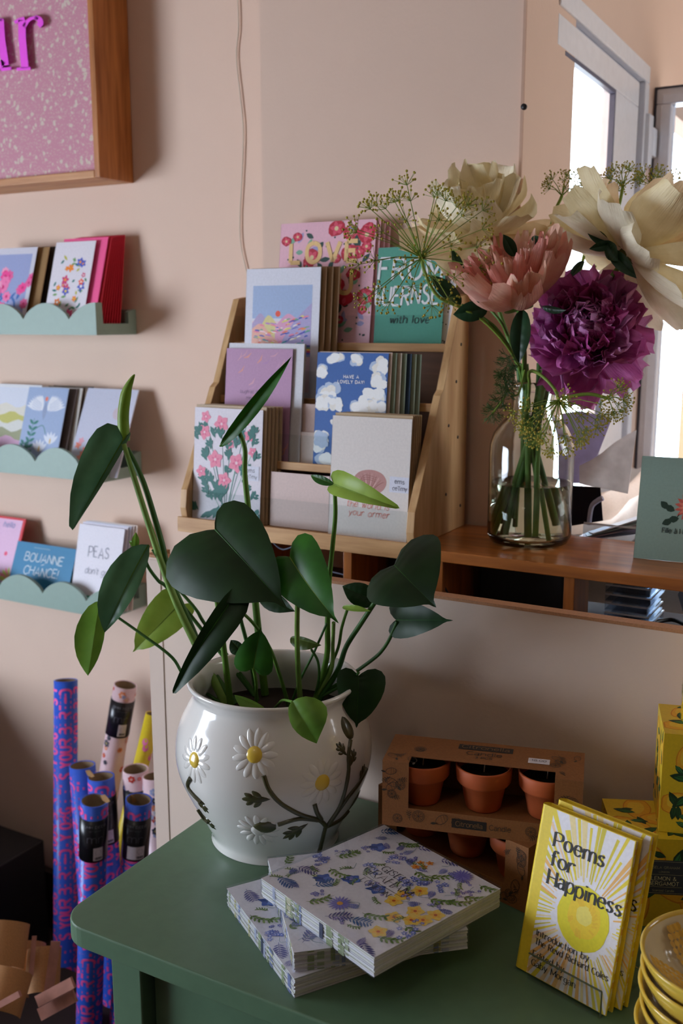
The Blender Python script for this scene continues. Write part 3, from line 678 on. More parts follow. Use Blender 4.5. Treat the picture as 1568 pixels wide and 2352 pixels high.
def art_hills(a, w_, h_):
    L_, R_, B_, T_ = -w_*.40, w_*.40, h_*.06, h_*.87
    W_ = R_-L_
    a.rect(L_, R_, h_*.62, T_, 'a6bbe0'); a.rect(L_, R_, h_*.33, h_*.42, '96a3d8'); a.rect(L_, R_, B_, h_*.33, 'e8cfd8')
    def hill(pts, c): a.poly([(L_+W_*pts[0][0], h_*.40)]+[(L_+W_*x, h_*y) for x, y in catmull(pts, 4)]+[(L_+W_*pts[-1][0], h_*.40)], c)
    a.rect(L_, R_, h_*.40, h_*.60, 'f0d6dc')
    hill([(0, .58), (.14, .66), (.3, .57), (.5, .50)], 'b9a7cf'); hill([(.10, .50), (.27, .645), (.45, .56), (.62, .47)], 'e4d795')
    hill([(.4, .56), (.6, .655), (.78, .62), (1, .67)], 'e5a6c8'); hill([(.52, .45), (.72, .60), (.88, .68), (1, .735)], 'b3a8d6')
    hill([(0, .54), (.15, .58), (.32, .50), (.5, .42)], 'f0b7a4')
    a.ell(L_+W_*.44, h_*.655, .0048, col='f0563c')
    q = random.Random(3)
    for k in range(90):
        x = q.uniform(.02, .92); y = q.uniform(.41, .56+.10*x); m = -.35 if x < .4 else .55
        l = q.uniform(.04, .12); x2 = min(.99, x+l)
        a.rib([(L_+W_*x, h_*y), (L_+W_*(x+x2)/2, h_*(y+m*l*.14+.003)), (L_+W_*x2, h_*(y+m*l*.26))], q.uniform(.0012, .003), q.choice(['f38aa6', '5f56b8', 'f4a24e', '7fae8c', 'e8dc7a', '4a5fc0', 'ef7f6a', 'c88ad0', 'ffd9e0', '3f9aa6', 'f6efe6']), True, curve=True)
    for k, c in enumerate(['3f3ea0', '6a9a8e', 'f0c060', 'c84a6a', '5a60c8']):
        a.rib([(L_, h_*(.405-.014*k)), (L_+W_*.4, h_*(.418-.014*k)), (R_, h_*(.41-.014*k))], .003, c, curve=True)
    for k in range(50):
        x = q.uniform(.0, .8); y = q.uniform(.08, .33)
        a.rib([(L_+W_*x, h_*y), (L_+W_*(x+.09), h_*(y+.006)), (L_+W_*(x+.18), h_*y)], .004, q.choice(['4a5fa8', '8a6ab8', '3f8a86', 'e08aa6', '2f3f78', 'd8dcf0']), True)
def art_love(a, w_, h_):
    q = random.Random(6)
    for i in range(70): a.leaf(q.uniform(-.47, .43)*w_, q.uniform(.03, .94)*h_, q.uniform(.012, .02), .008, q.uniform(0, 6.28), q.choice(['2c4a44', '2c4a44', '7fb096', 'a9a0cf']))
    for i in range(30):
        u, v, r_ = q.uniform(-.44, .44)*w_, q.uniform(.05, .95)*h_, q.uniform(.008, .016)
        a.ell(u, v, r_, r_*.85, 'c01f3a', n=12, jit=.12); a.flower(u, v, r_*.8, 'e0506a', 5, 'a01028', q.uniform(0, 6), pw=.6); a.ell(u, v, r_*.25, col='e8d0a0', n=8)
    for i in range(40): a.ell(q.uniform(-.46, .46)*w_, q.uniform(.03, .97)*h_, .0016, col='2c4a44', n=6)
    a.text('LOVE', -.004, h_*.675, .030, 'f0c98a', w=1.6, align='c', sp=2.6, wx=1.05); a.text('YOU', .004, h_*.42, .030, 'f0c98a', w=1.6, align='c', sp=2.6)
def art_guernsey(a, w_, h_):
    a.text('FROM', -.002, h_*.68, .031, 'e6e8ea', w=.95, align='c', slant=.08, wx=.88, wob=.4, sp=2); a.text('GUERNSEY', 0, h_*.42, .027, 'e6e8ea', w=.9, align='c', slant=.1, wx=.66, wob=.4, sp=1.7)
    a.text('with love', .002, h_*.23, .011, '23403c', w=.9, align='c', slant=.15, sp=1.6)
def art_dots(a, w_, h_):
    q = random.Random(1)
    for i in range(120): a.ell(q.uniform(-.48, .48)*w_, q.uniform(.02, .98)*h_, .0012, col='3a3a44', n=6)

# tier 4 (rearmost)
rcard(3, -.893, -.722, .190, 1.372, 7, 'notebook', 'pink notebook printed with red poppies, lettered LOVE YOU, top tier of the card rack', 'f0bccb', art_love, .004, cat='notebook')
for k in range(3): rcard(3, -.888+.006*k, -.716+.006*k, .188, 1.3765+.0045*k, 6.5, 'notebook', 'pink striped page edge of a notebook stacked behind the LOVE YOU notebook', 'e6a9b4', None, .0035, cat='notebook', group='notebooks behind the LOVE YOU notebook', edge='f2d8cc')
rcard(3, -.715, -.603, .146, 1.373, 6, 'greeting_card', 'teal greeting card lettered FROM GUERNSEY with love, top tier of the rack', '4f9c88', art_guernsey)
rcard(3, -.697, -.588, .142, 1.379, 6, 'greeting_card', 'white card with black speckles peeking out behind the teal FROM GUERNSEY card', 'e8e4ec', art_dots)
# tier 3
rcard(2, -.926, -.790, .202, 1.327, 5, 'greeting_card', 'large white card with a bright striped mountain landscape, third tier of the rack', 'e2e2ee', art_hills, .003)
for k in range(3): rcard(2, -.920+.008*k, -.783+.008*k, .203, 1.3325+.006*k, 5, 'envelope', ['tan envelope directly behind the mountain landscape card', 'tan envelope in the middle of three behind the mountain landscape card', 'rearmost tan envelope behind the mountain landscape card'][k], 'a98661', None, .003, cat='envelope', group='envelopes behind the landscape card')
# tier 2
rcard(1, -.932, -.794, .180, 1.283, 6, 'greeting_card', 'white backing card behind the mauve sky card, second tier of the rack', 'dcdbe2', None, .007)
rcard(1, -.934, -.812, .172, 1.2795, 6, 'greeting_card', 'mauve greeting card with soft orange brush marks and tiny script, second tier', 'bd8fb4', art_mauve, .0018)
rcard(1, -.766, -.648, .168, 1.2765, 5.5, 'greeting_card', 'blue greeting card with white clouds lettered HAVE A LOVELY DAY!, second tier', '2f62ae', art_clouds)
for k in range(7):
    rcard(1, -.764+.006*k, -.644+.006*k, .169-.0005*k, 1.280+.0042*k, 5.2-.2*k, 'envelope' if k % 2 else 'greeting_card', 'edge of a %s stacked behind the blue cloud card, %s' % ('green-grey envelope' if k % 2 else 'pastel folded card', ['frontmost', 'second', 'third', 'fourth', 'fifth', 'sixth', 'rearmost'][k]), ['e8d2c4', '8fa08a', 'cfc4b4', '93a48e', '2f4a68', '9aa890', '8a9a86'][k], None, .0028, cat='envelope' if k % 2 else 'card', group='stack behind the cloud card')
rcard(1, -.806, -.764, .090, 1.290, 4, 'greeting_card', 'plain blush card back seen between the mauve and cloud cards', 'd9bdb4')
rcard(1, -.806, -.764, .048, 1.2855, 4, 'greeting_card', 'small plain cream card below the blush card back, second tier', 'e4cfc4')
# tier 1
rcard(0, -.963, -.836, .174, 1.2355, 5, 'greeting_card', 'white card with pink flowers and teal leaves at the left of the front tier', 'e6dfe8', art_pinkflower)
for k in range(5):
    rcard(0, -.9625+.0035*k, -.832+.0035*k, .178, 1.240+.0058*k, 4.6-.25*k, 'envelope', 'kraft envelope behind the pink flower card, %s' % ['frontmost of five', 'second of five', 'middle of five', 'fourth of five', 'rearmost of five'][k], 'c2a888', None, .0042, cat='envelope', group='kraft envelopes behind the pink flower card')
rcard(0, -.716, -.590, .172, 1.2355, 5, 'greeting_card', 'white card with a brown ormer shell and red script, right of the front tier', 'e6ddd8', art_ormer)
for k in range(5):
    rcard(0, -.7135+.0032*k, -.5905 + .0008*k, .176, 1.240+.0058*k, 4.6-.25*k, 'envelope', 'kraft envelope behind the ormer shell card, %s' % ['frontmost of five', 'second of five', 'middle of five', 'fourth of five', 'rearmost of five'][k], 'bfa37e', None, .0042, cat='envelope', group='kraft envelopes behind the ormer card')
rcard(0, -.824, -.722, .082, 1.246, 4, 'greeting_card', 'plain blush card back between the two front-tier cards of the rack', 'dcc3bc')

# ---------------------------------------------------------------- things behind the vase
g = Art
def art_dahlia(a, w_, h_):
    u, v = w_*.10, h_*.53
    for r_, c, n in ((.019, 'c95a4c', 15), (.015, 'dd7a66', 13), (.011, 'e68f78', 11), (.007, 'c9523e', 9)): a.flower(u, v, r_, c, n, None, r_*90, pw=.3)
    a.ell(u, v, .0028, col='8a2f1e', n=8)
    a.rib([(u-.012, v-.010), (u-.017, v-.016), (u-.026, v-.017)], .0012, '1e3a2c', curve=True)
    for du, dv, an in ((-.018, -.006, 2.7), (-.026, -.004, 2.4), (-.020, -.018, 3.6), (-.012, -.015, 3.4)): a.leaf(u+du, v+dv, .014, .009, an, '1e3a2c')
    a.text('Fille ` l Fleur', 0, h_*.27, .0062, '33443f', w=1.2, align='c', sp=1, wx=.9)
p0 = atz(1452, 1285, RZ)
card('greeting_card', 'grey-green card with a coral dahlia standing at the right end of the riser', .108, .135, '8ea79a', (p0.x+.053, p0.y+.012, RZ+.0005), 12, 4, art_dahlia, .002)
def px_sheet(name, label, P, Y, col, cat='card', bow=0, th=.0015):
    """folded card seen in the photo, outline as points on its own upright plane"""
    b = MB(); pts = [aty(x, y, Y+bow*((x-P[0][0])/100.)) for x, y in P]
    fr_ = [p for p in pts]; n = len(pts); c = sum(fr_, V())/n
    pm = M(col, .6, 'petal', tr=.45); b.face(fr_, pm); b.face([p+V((0, th, 0)) for p in reversed(fr_)], pm)
    for i in range(n): j = (i+1) % n; b.face([fr_[i], fr_[i]+V((0, th, 0)), fr_[j]+V((0, th, 0)), fr_[j]], M(col, .6, 'paper'))
    return tag(b.place(name, (0, 0, 0)), label, cat)
px_sheet('greeting_card', 'open white card with a curved top edge behind the glass vase, at right', [(1330, 1111), (1441, 1134), (1461, 988), (1440, 998), (1410, 1017), (1382, 1040), (1358, 1056), (1330, 1070)], 1.475, 'f2eeee')
px_sheet('greeting_card', 'lilac patterned card standing behind the right shoulder of the glass vase', [(1290, 1110), (1340, 1110), (1374, 1040), (1405, 960), (1330, 944), (1290, 950)], 1.50, 'c4bcd6')
px_sheet('greeting_card', 'dark navy card lower behind the vase, beneath the open white card', [(1270, 1215), (1384, 1196), (1378, 1120), (1270, 1112)], 1.468, '1c1a2c')
b = MB(); y = 1.463
pp = catmull([(1352, 1205), (1358, 1165), (1372, 1150), (1384, 1144)], 5); b.tube([tuple(aty(x_, y_, y)) for x_, y_ in pp], .004, M('b9bcd6', .6), 6)
tag(b.place('ribbon', (0, 0, 0)), 'pale curved ribbon loop in front of the dark navy card', 'ribbon')
# white cloth heaped on the ledge outside the till, under the bay window
b = MB(); rows = []
q = random.Random(11)
for i in range(26):
    row = []
    for j in range(26):
        x_ = -.50+.62*i/25; y_ = 1.66+.6*j/25
        z_ = 1.020+.026*math.sin(x_*23+y_*9)+.022*math.sin(y_*31-x_*12)+.012*math.sin(x_*61+y_*40)-.012*(abs(i/12.5-1)**4+abs(j/12.5-1)**4)
        row.append(V((x_, y_, z_)))
    rows.append(row)
b.grid(rows, M('e6ddd6', .8, 'paper')); rows2 = [[p-V((0, 0, .06)) for p in r_] for r_ in rows]; b.grid(rows2[::-1], M('e6ddd6', .8, 'paper'))
for e1, e2 in ((rows[0], rows2[0]), (rows2[-1], rows[-1])): b.grid([e1, e2], M('e6ddd6', .8, 'paper'))
b.grid([[r_[0] for r_ in rows2], [r_[0] for r_ in rows]], M('e6ddd6', .8, 'paper')); b.grid([[r_[-1] for r_ in rows], [r_[-1] for r_ in rows2]], M('e6ddd6', .8, 'paper'))
tag(b.place('white_cloth', (0, 0, 0)), 'crumpled white cloth heaped under the bay window', 'cloth')
b = MB(); b.box(-.5035, .12, 1.655, 2.262, FZ, .865, M('d9cfc6', .6)); tag(b.place('window_ledge', (0, 0, 0), bevel=.004), 'pale ledge below the bay window carrying the white cloth', 'ledge')
b = MB(); b.box(-.515, -.39, 1.325, 1.405, .9465, 1.022, M('100f12', .5)); tag(b.place('black_box', (0, 0, 0), bevel=.003), 'matt black box on the counter, in the riser bay below the vase', 'box')
b = MB(); b.box(-.666, -.565, 1.335, 1.405, .9465, 1.018, M('1d1a20', .6)); tag(b.place('black_box', (0, 0, 0), bevel=.003), 'added dark block filling the riser bay under the rack', 'box')  # block added to darken the gap between the uprights
# leaflets in a clear holder behind the vase
Yh = 1.452; zc_ = RZ+.0
hx = aty(1335, 1230, 1.43).x
o = thing('leaflet_holder', 'clear plastic leaflet holder lying between the vase and the dahlia card', 'holder', (hx+.06, 1.44, .96))
b = MB(); gl = M('dfe6ee', .08, 'pane', refl=.3)
x0h, x1h = hx-.01, aty(1470, 1230, 1.43).x+.02
for k, (zz) in enumerate((1.035, 1.052)): b.box(x0h+.005*k, x1h, 1.425+.03*k, 1.427+.03*k, .99, zz, gl)
b.box(x0h, x1h, 1.425, 1.50, .985, .989, gl); b.build('tray', o)
b = MB(); b.box(x0h, x1h, 1.4235, 1.4252, 1.033, 1.036, M('f2f4fa', .2)); b.box(x0h+.006, x1h, 1.4535, 1.4552, 1.051, 1.054, M('f2f4fa', .2)); b.build('rim', o)
for k in range(4):
    T = Matrix.Translation(((x0h+x1h)/2-.01+.006*k, 1.475, 1.035+.007*k)) @ Matrix.Rotation(R(-12-3*k), 4, 'Y') @ Matrix.Rotation(R(10+5*k), 4, 'Z')
    b = MB(); b.box(-.055, .055, -.02, .03, 0, .0015, M(['b8aebc', 'c9a6ac', 'a9b2a8', 'd6d0d8'][k], .5, 'paper'), T)
    tag(b.place('leaflet', (0, 0, 0)), ['lowest pinkish grey leaflet', 'second leaflet with rose tint', 'third leaflet with green tint', 'uppermost pale leaflet'][k]+' in the clear holder behind the vase', 'leaflet', 'leaflets in the clear holder')
# stack of clear trays under the riser
x0t, x1t = aty(1392, 1400, 1.30).x, aty(1496, 1400, 1.30).x
for k in range(6):
    b = MB(); z = .9455+.0125*k; t = .002; xa, xb = x0t, x1t-.002*(k % 3); cp = M('dde3ea', .08, 'pane', refl=.3); ce = M('c9cfd8', .25)
    b.box(xa, xb, 1.29, 1.38, z, z+t, cp); b.box(xa, xb, 1.29, 1.292, z+t, z+.011, cp); b.box(xb-t, xb, 1.292, 1.38, z+t, z+.011, cp)
    b.box(xa, xb, 1.2893, 1.2899, z+.0095, z+.0115, ce); b.box(xb+.0001, xb+.0008, 1.29, 1.38, z+.0095, z+.0115, ce)
    tag(b.place('plastic_tray', (0, 0, 0)), 'clear plastic tray under the riser, %s of the stack of six' % ['bottom', 'second from bottom', 'third from bottom', 'fourth from bottom', 'fifth from bottom', 'topmost'][k], 'tray', 'clear trays stacked under the riser')
# black card machine at the far right under the riser
o = thing('card_reader', 'black card machine with cable under the right end of the riser', 'card machine', (-.16, 1.34, .945))
T = Matrix.Translation((-.185, 1.33, .975)) @ Matrix.Rotation(R(25), 4, 'Y') @ Matrix.Rotation(R(20), 4, 'Z')
b = MB(); b.box(-.05, .08, -.035, .035, -.012, .018, M('17181d', .4), T); b.build('body', o, bevel=.005)
b = MB(); b.box(-.035, .03, -.028, .028, .0185, .020, M('2c3040', .2), T); b.build('screen', o)
b = MB(); b.tube(catmull([(-.22, 1.33, .952), (-.25, 1.36, .95), (-.27, 1.32, .95), (-.24, 1.29, .95)], 5), .003, M('111114', .5), 6); b.build('cable', o)
# wires seen in the gap under the rack
b = MB(); b.tube(catmull([tuple(aty(x_, y_, 1.24)) for x_, y_ in [(1000, 1290), (1012, 1330), (1028, 1362), (1040, 1385)]], 5), .0014, M('15151a', .5), 6)
tag(b.place('electric_wire', (0, 0, 0)), 'black wire dropping below the riser by its second upright', 'wire')
b = MB(); b.tube(catmull([tuple(aty(x_, y_, 1.26)) for x_, y_ in [(622, 1240), (650, 1262), (700, 1250), (730, 1300), (790, 1320)]], 5), .0014, M('5a5f70', .5), 6)
tag(b.place('electric_wire', (0, 0, 0)), 'dark wire trailing under the rack, seen through the gap below the riser', 'wire')
# ---------------------------------------------------------------- vase with water
VX, VY = -.447, 1.337
o = thing('glass_vase', 'clear glass bottle vase half filled with water, standing on the wooden riser', 'vase', (VX, VY, RZ+.0004))
gm = M('f4faf6', .02, 'glass', ior=1.45)
outer = [(0, .0), (.045, .0), (.054, .003), (.0585, .012), (.0585, .125), (.0575, .140), (.053, .155), (.045, .167), (.036, .176), (.031, .183), (.029, .192), (.0288, .214), (.034, .217), (.0365, .221), (.034, .2255), (.029, .2255)]
inner = [(.0262, .222), (.0262, .190), (.029, .180), (.0345, .172), (.043, .163), (.0505, .152), (.0548, .139), (.0557, .125), (.0557, .016), (.051, .009), (0, .007)]
b = MB(); b.lathe(outer+inner, (VX, VY, RZ+.0004), gm, 72); b.build('glass_body', o)
WZ = .086
b = MB(); b.lathe([(0, .0072), (.0508, .0092), (.0555, .016), (.0555, WZ), (.052, WZ-.001), (0, WZ-.001)], (VX, VY, RZ+.0004), M('eff0dc', .02, 'glass', ior=1.33), 72); b.build('water', o)
def P3(x, y, Y): return aty(x, y, Y)
stemm = M('567f34', .45, 'leaf', h2='6f9442', tr=.08); stemd = M('3d6a2c', .45, 'leaf', h2='4f7a36', tr=.08)
NECK = V((VX, VY, RZ+.21))

def petal(b, base, d, nrm, L_, W_, cup, curl, ruf, mat, q, nu=10, nv=11, notch=0, tip=None, rag=.04):
    """curved petal: d = growing direction, nrm = inner side, cup bends edges inward, curl bends along length"""
    d = V(d).normalized(); n = (V(nrm) - d*V(nrm).dot(d)).normalized(); s = d.cross(n)
    rows = []; ph = q.uniform(0, 6); ph2 = q.uniform(0, 6); ph3 = q.uniform(0, 6)
    cen = [(0, 0)]; ang = -curl*.35; NN = 40
    for i in range(NN): ang += curl/NN; cen.append((cen[-1][0]+math.cos(ang)*L_/NN, cen[-1][1]+math.sin(ang)*L_/NN))
    for i in range(nv+1):
        t = math.sin(i/nv*PI/2)**1.15
        wv = W_/2*(.20+.80*math.sin(min(1, t*1.3)*PI/2))
        row = []
        for j in range(nu+1):
            u = -1+2*j/nu
            te = t*(1-.20*abs(u)**3.2*(t**1.5)) if t else 0      # rounded end
            te = max(0, te*(1+rag*t**3*(math.sin(u*7+ph3)+.7*math.sin(u*15+ph2)+.5*math.sin(u*29+ph))) - notch*max(0, 1-abs(u)*3)*t**5)
            k = min(NN-1, te*NN); ki = int(k); f_ = k-ki; y = cen[ki][0]+(cen[ki+1][0]-cen[ki][0])*f_; z = cen[ki][1]+(cen[ki+1][1]-cen[ki][1])*f_
            wn = wv*(1-.30*max(0, t-.6)/.4)
            zz = z + cup*W_*(u*u)*.5*(.35+.65*t) + ruf*t*t*(math.sin(u*5+ph+t*3)+.6*math.sin(u*10+ph2+t*2)+.35*math.sin(u*19+ph3))*(.3+abs(u)*.7)
            row.append(base + d*y + s*(u*wn + ruf*.5*t*t*math.sin(u*8+ph3)) + n*zz)
        rows.append(row)
    b.grid(rows, mat, True, uv=True, mats=(lambda i, j: tip if tip and i >= nv-1 else mat))
def leafp(name, parent, base, tip, W_, mat, nrm=None, roll=0, fold=.25, bend=.4, outline=None, twist=0, vein=None, wave=0, seed=0, wr=None):
    """broad leaf as a real curved sheet from its stalk to its tip"""
    B, T = V(base), V(tip); ax = T-B; Lc = ax.length; ax.normalize()
    n = V(nrm) if nrm is not None else (CAM-B); n = (n-ax*n.dot(ax)).normalized()
    n = Matrix.Rotation(R(roll), 3, ax) @ n; s = ax.cross(n)
    OUT = outline or HEART; b = MB(); N_ = len(OUT); K = 6
    ys = [0]; zs = [0]; nn = 24
    for i in range(nn):
        a = bend*(.5-(i+.5)/nn); ys.append(ys[-1]+math.cos(a)/nn); zs.append(zs[-1]+math.sin(a)/nn)
    sc_ = 1/ys[-1]; vm = vein or mat; q = random.Random(seed)
    p1, p2 = q.uniform(0, 6), q.uniform(0, 6)
    def mid(t):
        if t < 0: return (t*math.cos(bend*.5)*1, t*math.sin(bend*.5))
        k = min(nn-1e-6, t*nn); i = int(k); f_ = k-i
        return ((ys[i]+(ys[i+1]-ys[i])*f_)*sc_, (zs[i]+(zs[i+1]-zs[i])*f_)*sc_)
    for sg in (1, -1):
        rows = []
        for (x, y, m) in OUT:
            row = []
            for j in range(K+1):
                f_ = j/K; yy = m+(y-m)*f_**1.15; xx = x*f_
                my, mz = mid(yy)
                dx = xx*(W_ if sg > 0 or wr is None else wr)/Lc*2
                z_ = mz + fold*abs(dx)*(1-.5*abs(x*f_)) - fold*.5*dx*dx*2 + wave*f_*f_*math.sin(yy*9+p1+sg*p2)
                tw = twist*yy
                px_, pz_ = sg*dx*math.cos(tw)-(z_-mz)*math.sin(tw), mz+(z_-mz)*math.cos(tw)+sg*dx*math.sin(tw)
                row.append(B + ax*(my*Lc) + s*(px_*Lc*.5*1.0) + n*(pz_*Lc))
            rows.append(row if sg > 0 else row[::-1])
        b.grid(rows, mat, True, uv=True, mats=(lambda i, j, g=sg: vm if (j == 0 if g > 0 else j == K-1) and False else mat))
    # raised midrib
    pts = [];
    for i in range(13):
        my, mz = mid(i/12*.97); pts.append(tuple(B+ax*(my*Lc)+n*(mz*Lc-.0001)))
    b.tube(pts, [max(.0002, Lc*.008*(1-i/13)) for i in range(13)], vm, 5)
    return b.build(name, parent)
HEART = [(0, .0, 0), (.05, -.05, 0), (.16, -.125, .0), (.30, -.15, .02), (.42, -.10, .05), (.49, .0, .10), (.50, .13, .17), (.475, .28, .27), (.42, .43, .40), (.34, .58, .53), (.25, .71, .66), (.155, .81, .78), (.075, .87, .86), (.032, .915, .91), (.018, .965, .96), (0, 1.02, 1)]
OVAL = [(0, 0, 0), (.12, .02, .01), (.27, .08, .05), (.40, .2, .14), (.48, .34, .26), (.50, .48, .4), (.45, .62, .55), (.36, .74, .68), (.24, .84, .8), (.11, .93, .91), (0, 1, 1)]
LONGH = [(0, .0, 0), (.06, -.04, 0), (.20, -.10, .0), (.36, -.08, .02), (.47, .02, .08), (.50, .15, .17), (.47, .32, .3), (.40, .50, .47), (.31, .66, .62), (.22, .78, .75), (.16, .86, .84), (.12, .92, .91), (.08, .97, .96), (0, 1, 1)]

def peony(name, label, c, axis, layers, mats, seed, stem, sepal=True, grp=None, tips=None, rag=.04):
    c = V(c); ax = V(axis).normalized(); q = random.Random(seed)
    o = thing(name, label, 'flower', c, group=grp)
    u = ax.orthogonal().normalized(); v = ax.cross(u)
    for (n, phi, L_, W_, cup, curl, ruf, lift, mi, jit) in layers:
        off = q.uniform(0, 6)
        for k in range(n):
            az = off+2*PI*k/n+q.uniform(-jit, jit); ph = R(phi+q.uniform(-9, 9))
            rad = u*math.cos(az)+v*math.sin(az); d = ax*math.cos(ph)+rad*math.sin(ph); nr = ax*math.sin(ph)-rad*math.cos(ph)
            l = L_*q.uniform(.85, 1.12)
            b = MB(); petal(b, c+ax*lift+rad*.004, d, nr + rad.cross(ax)*q.uniform(-.3, .3), l, W_*q.uniform(.85, 1.15), cup, curl*q.uniform(.7, 1.3), ruf, mats[mi], q, notch=q.choice([0, 0, .06, .12]), rag=rag, tip=(tips if tips and q.random() < .6 else None))
            b.build('petal', o)
    b = MB(); b.tube(catmull([tuple(p) for p in stem], 6), .0032, stemm, 8); b.build('stem', o)
    if sepal:
        for k in range(4):
            az = k*1.57+.4; rad = u*math.cos(az)+v*math.sin(az)
            b = MB(); petal(b, c-ax*.004, rad*.95-ax*.05, ax, .024, .018, .3, .7, 0, M('4d6b2e', .5, 'leaf', h2='6d8a3c', tr=.1), q); b.build('sepal', o)
    return o
def vase_path(c, ax, mx, foot):
    """stem from the blossom down through the neck to the water"""
    c = V(c); n1 = NECK+V((mx[0], mx[1], .0)); f = V((VX+foot[0], VY+foot[1], RZ+foot[2]))
    n0 = NECK+V((mx[0]*.6, mx[1]*.6, -.035))
    return [c-V(ax).normalized()*.002, c-V(ax).normalized()*.04+(n1-c)*.15, n1, n0, f]
cream = [M('fae9b6', .6, 'petal', h2='fdf2cc', tr=.30), M('fbdfb6', .6, 'petal', h2='fdeccb', tr=.30), M('fdf2d4', .6, 'petal', h2='fef7e0', tr=.30)]
coral = [M('ffae9c', .55, 'petal', h2='ffcdb6', tr=.22), M('ffc0a4', .55, 'petal', h2='ffdcc2', tr=.22), M('ffa496', .55, 'petal', h2='ffbeae', tr=.2)]
mag = [M('dc6cba', .5, 'petal', h2='e688c8', tr=.22), M('cc50a2', .5, 'petal', h2='dc6eb8', tr=.22), M('e490d0', .5, 'petal', h2='ecaadc', tr=.22), M('b03c84', .5, 'petal', h2='c4529a', tr=.25)]
tocam = lambda p: (CAM-V(p)).normalized()
# magenta
c = P3(1350, 758, 1.30); a = (tocam(c)*1.0+V((-.05, 0, .35))).normalized(); c = c-a*.035
peony('peony', 'magenta ruffled peony, the lowest blossom at the right of the vase', c, a, [
 (9, 104, .088, .070, .4, .5, .0060, .0, 2, .3), (10, 86, .090, .064, .4, .7, .0075, .002, 0, .3), (12, 66, .088, .056, .5, .9, .0085, .008, 0, .4),
 (13, 50, .088, .046, .6, 1.0, .0095, .012, 2, .5), (13, 38, .084, .040, .6, 1.1, .0100, .016, 1, .7), (12, 26, .080, .036, .6, 1.1, .0105, .020, 0, .9), (12, 14, .078, .034, .6, 1.2, .011, .022, 2, 1.2), (4, 44, .070, .044, .6, 1.0, .010, .018, 1, 1.2)], mag, 3, vase_path(c, a, (.010, -.006), (-.030, .020, .012)), rag=.09)
# coral
c = P3(1188, 700, 1.255); a = (V((-.10, -.42, 1.0))).normalized()
peony('peony', 'coral pink cup-shaped peony in the middle of the bouquet', c, a, [
 (9, 66, .102, .058, .8, 1.0, .0016, .0, 0, .3), (10, 54, .100, .044, .8, .85, .0018, .003, 1, .35), (12, 44, .094, .028, .8, .65, .0018, .006, 2, .4),
 (12, 31, .078, .017, .9, .5, .0018, .008, 1, .5), (12, 20, .062, .012, .9, .4, .0018, .010, 0, .6), (10, 9, .046, .010, .9, .3, .0018, .010, 2, .6)], coral, 5, vase_path(c, a, (-.010, -.012), (.028, -.010, .010)), tips=M('ea8084', .55, 'petal', tr=.3), rag=.07)
# cream left
c = P3(1108, 548, 1.36); a = (V((.05, -.50, 1.0))).normalized()
peony('peony', 'cream peony with loose petals, highest at the left of the bouquet', c, a, [
 (7, 98, .108, .092, .4, .4, .0060, .0, 1, .5), (6, 76, .108, .088, .5, .6, .0060, .003, 0, .5), (5, 50, .104, .080, .6, .7, .0065, .006, 2, .6), (5, 26, .100, .070, .7, .7, .0070, .008, 0, .8)], cream, 9, vase_path(c, a, (-.014, .010), (.036, .016, .014)), rag=.05)
# cream right, seen from behind
c = P3(1438, 590, 1.33); a = (V((.34, .42, .60))).normalized()
peony('peony', 'white peony turned away, upper right in front of the bright window', c, a, [
 (8, 104, .120, .074, .35, .4, .0035, .0, 2, .4), (8, 84, .120, .074, .4, .5, .0038, .004, 0, .4), (7, 58, .112, .066, .5, .7, .004, .006, 1, .5), (5, 32, .095, .055, .6, .8, .004, .008, 0, .6)], cream, 12, vase_path(c, a, (.014, .004), (-.036, -.014, .012)), rag=.03)
# extra cut stems standing in the water
ex = thing('cut_stems', 'bundle of thick green cut stems standing inside the glass vase', 'stems', (VX, VY, RZ+.012))
for k, (fx, fy, nx_, ny_) in enumerate(((-.042, -.006, .012, -.010), (-.018, -.036, .000, .014), (.012, .038, -.010, -.006), (.040, .014, -.016, .004), (.020, -.034, .006, .010), (-.034, .024, .016, .000), (.002, -.008, -.004, -.014))):
    b = MB(); b.tube(catmull([(VX+fx, VY+fy, RZ+.014+.004*(k % 3)), (VX+fx*.45+nx_*.5, VY+fy*.45+ny_*.5, RZ+.11), (VX+nx_, VY+ny_, RZ+.20), (VX+nx_*1.6, VY+ny_*1.4, RZ+.25)], 6), .0044-.0004*(k % 3), stemd if k % 2 else stemm, 8); b.build('stem', ex)
# free foliage
dk = M('1f3a26', .35, 'leaf', h2='2c4d30', tr=.12)
ol = thing('peony_foliage', 'dark green peony leaves on stems between the blossoms', 'foliage', P3(1160, 780, 1.27))
for (bx, by, tx, ty, Y, W_, ro, bd) in ((1058, 700, 985, 632, 1.25, .022, 20, .3), (1120, 705, 1040, 722, 1.245, .028, -20, .6), (1200, 712, 1192, 835, 1.215, .026, 10, .4), (1060, 640, 1035, 572, 1.27, .018, 40, .2), (1080, 655, 1028, 605, 1.275, .014, 30, .3), (1182, 588, 1155, 538, 1.24, .016, 10, .2), (1222, 558, 1245, 545, 1.25, .014, 0, .3),
    (1395, 560, 1345, 530, 1.285, .016, 20, .4), (1408, 560, 1352, 572, 1.28, .013, 0, .5), (1400, 575, 1462, 640, 1.275, .018, 0, .5), (1395, 560, 1420, 600, 1.275, .020, 30, .4), (1245, 705, 1300, 712, 1.24, .012, 40, .3), (1340, 600, 1310, 640, 1.33, .014, 40, .3)):
    leafp('leaf', ol, P3(bx, by, Y+.01), P3(tx, ty, Y-.005), W_, dk, roll=ro, bend=bd, outline=OVAL, fold=.3)
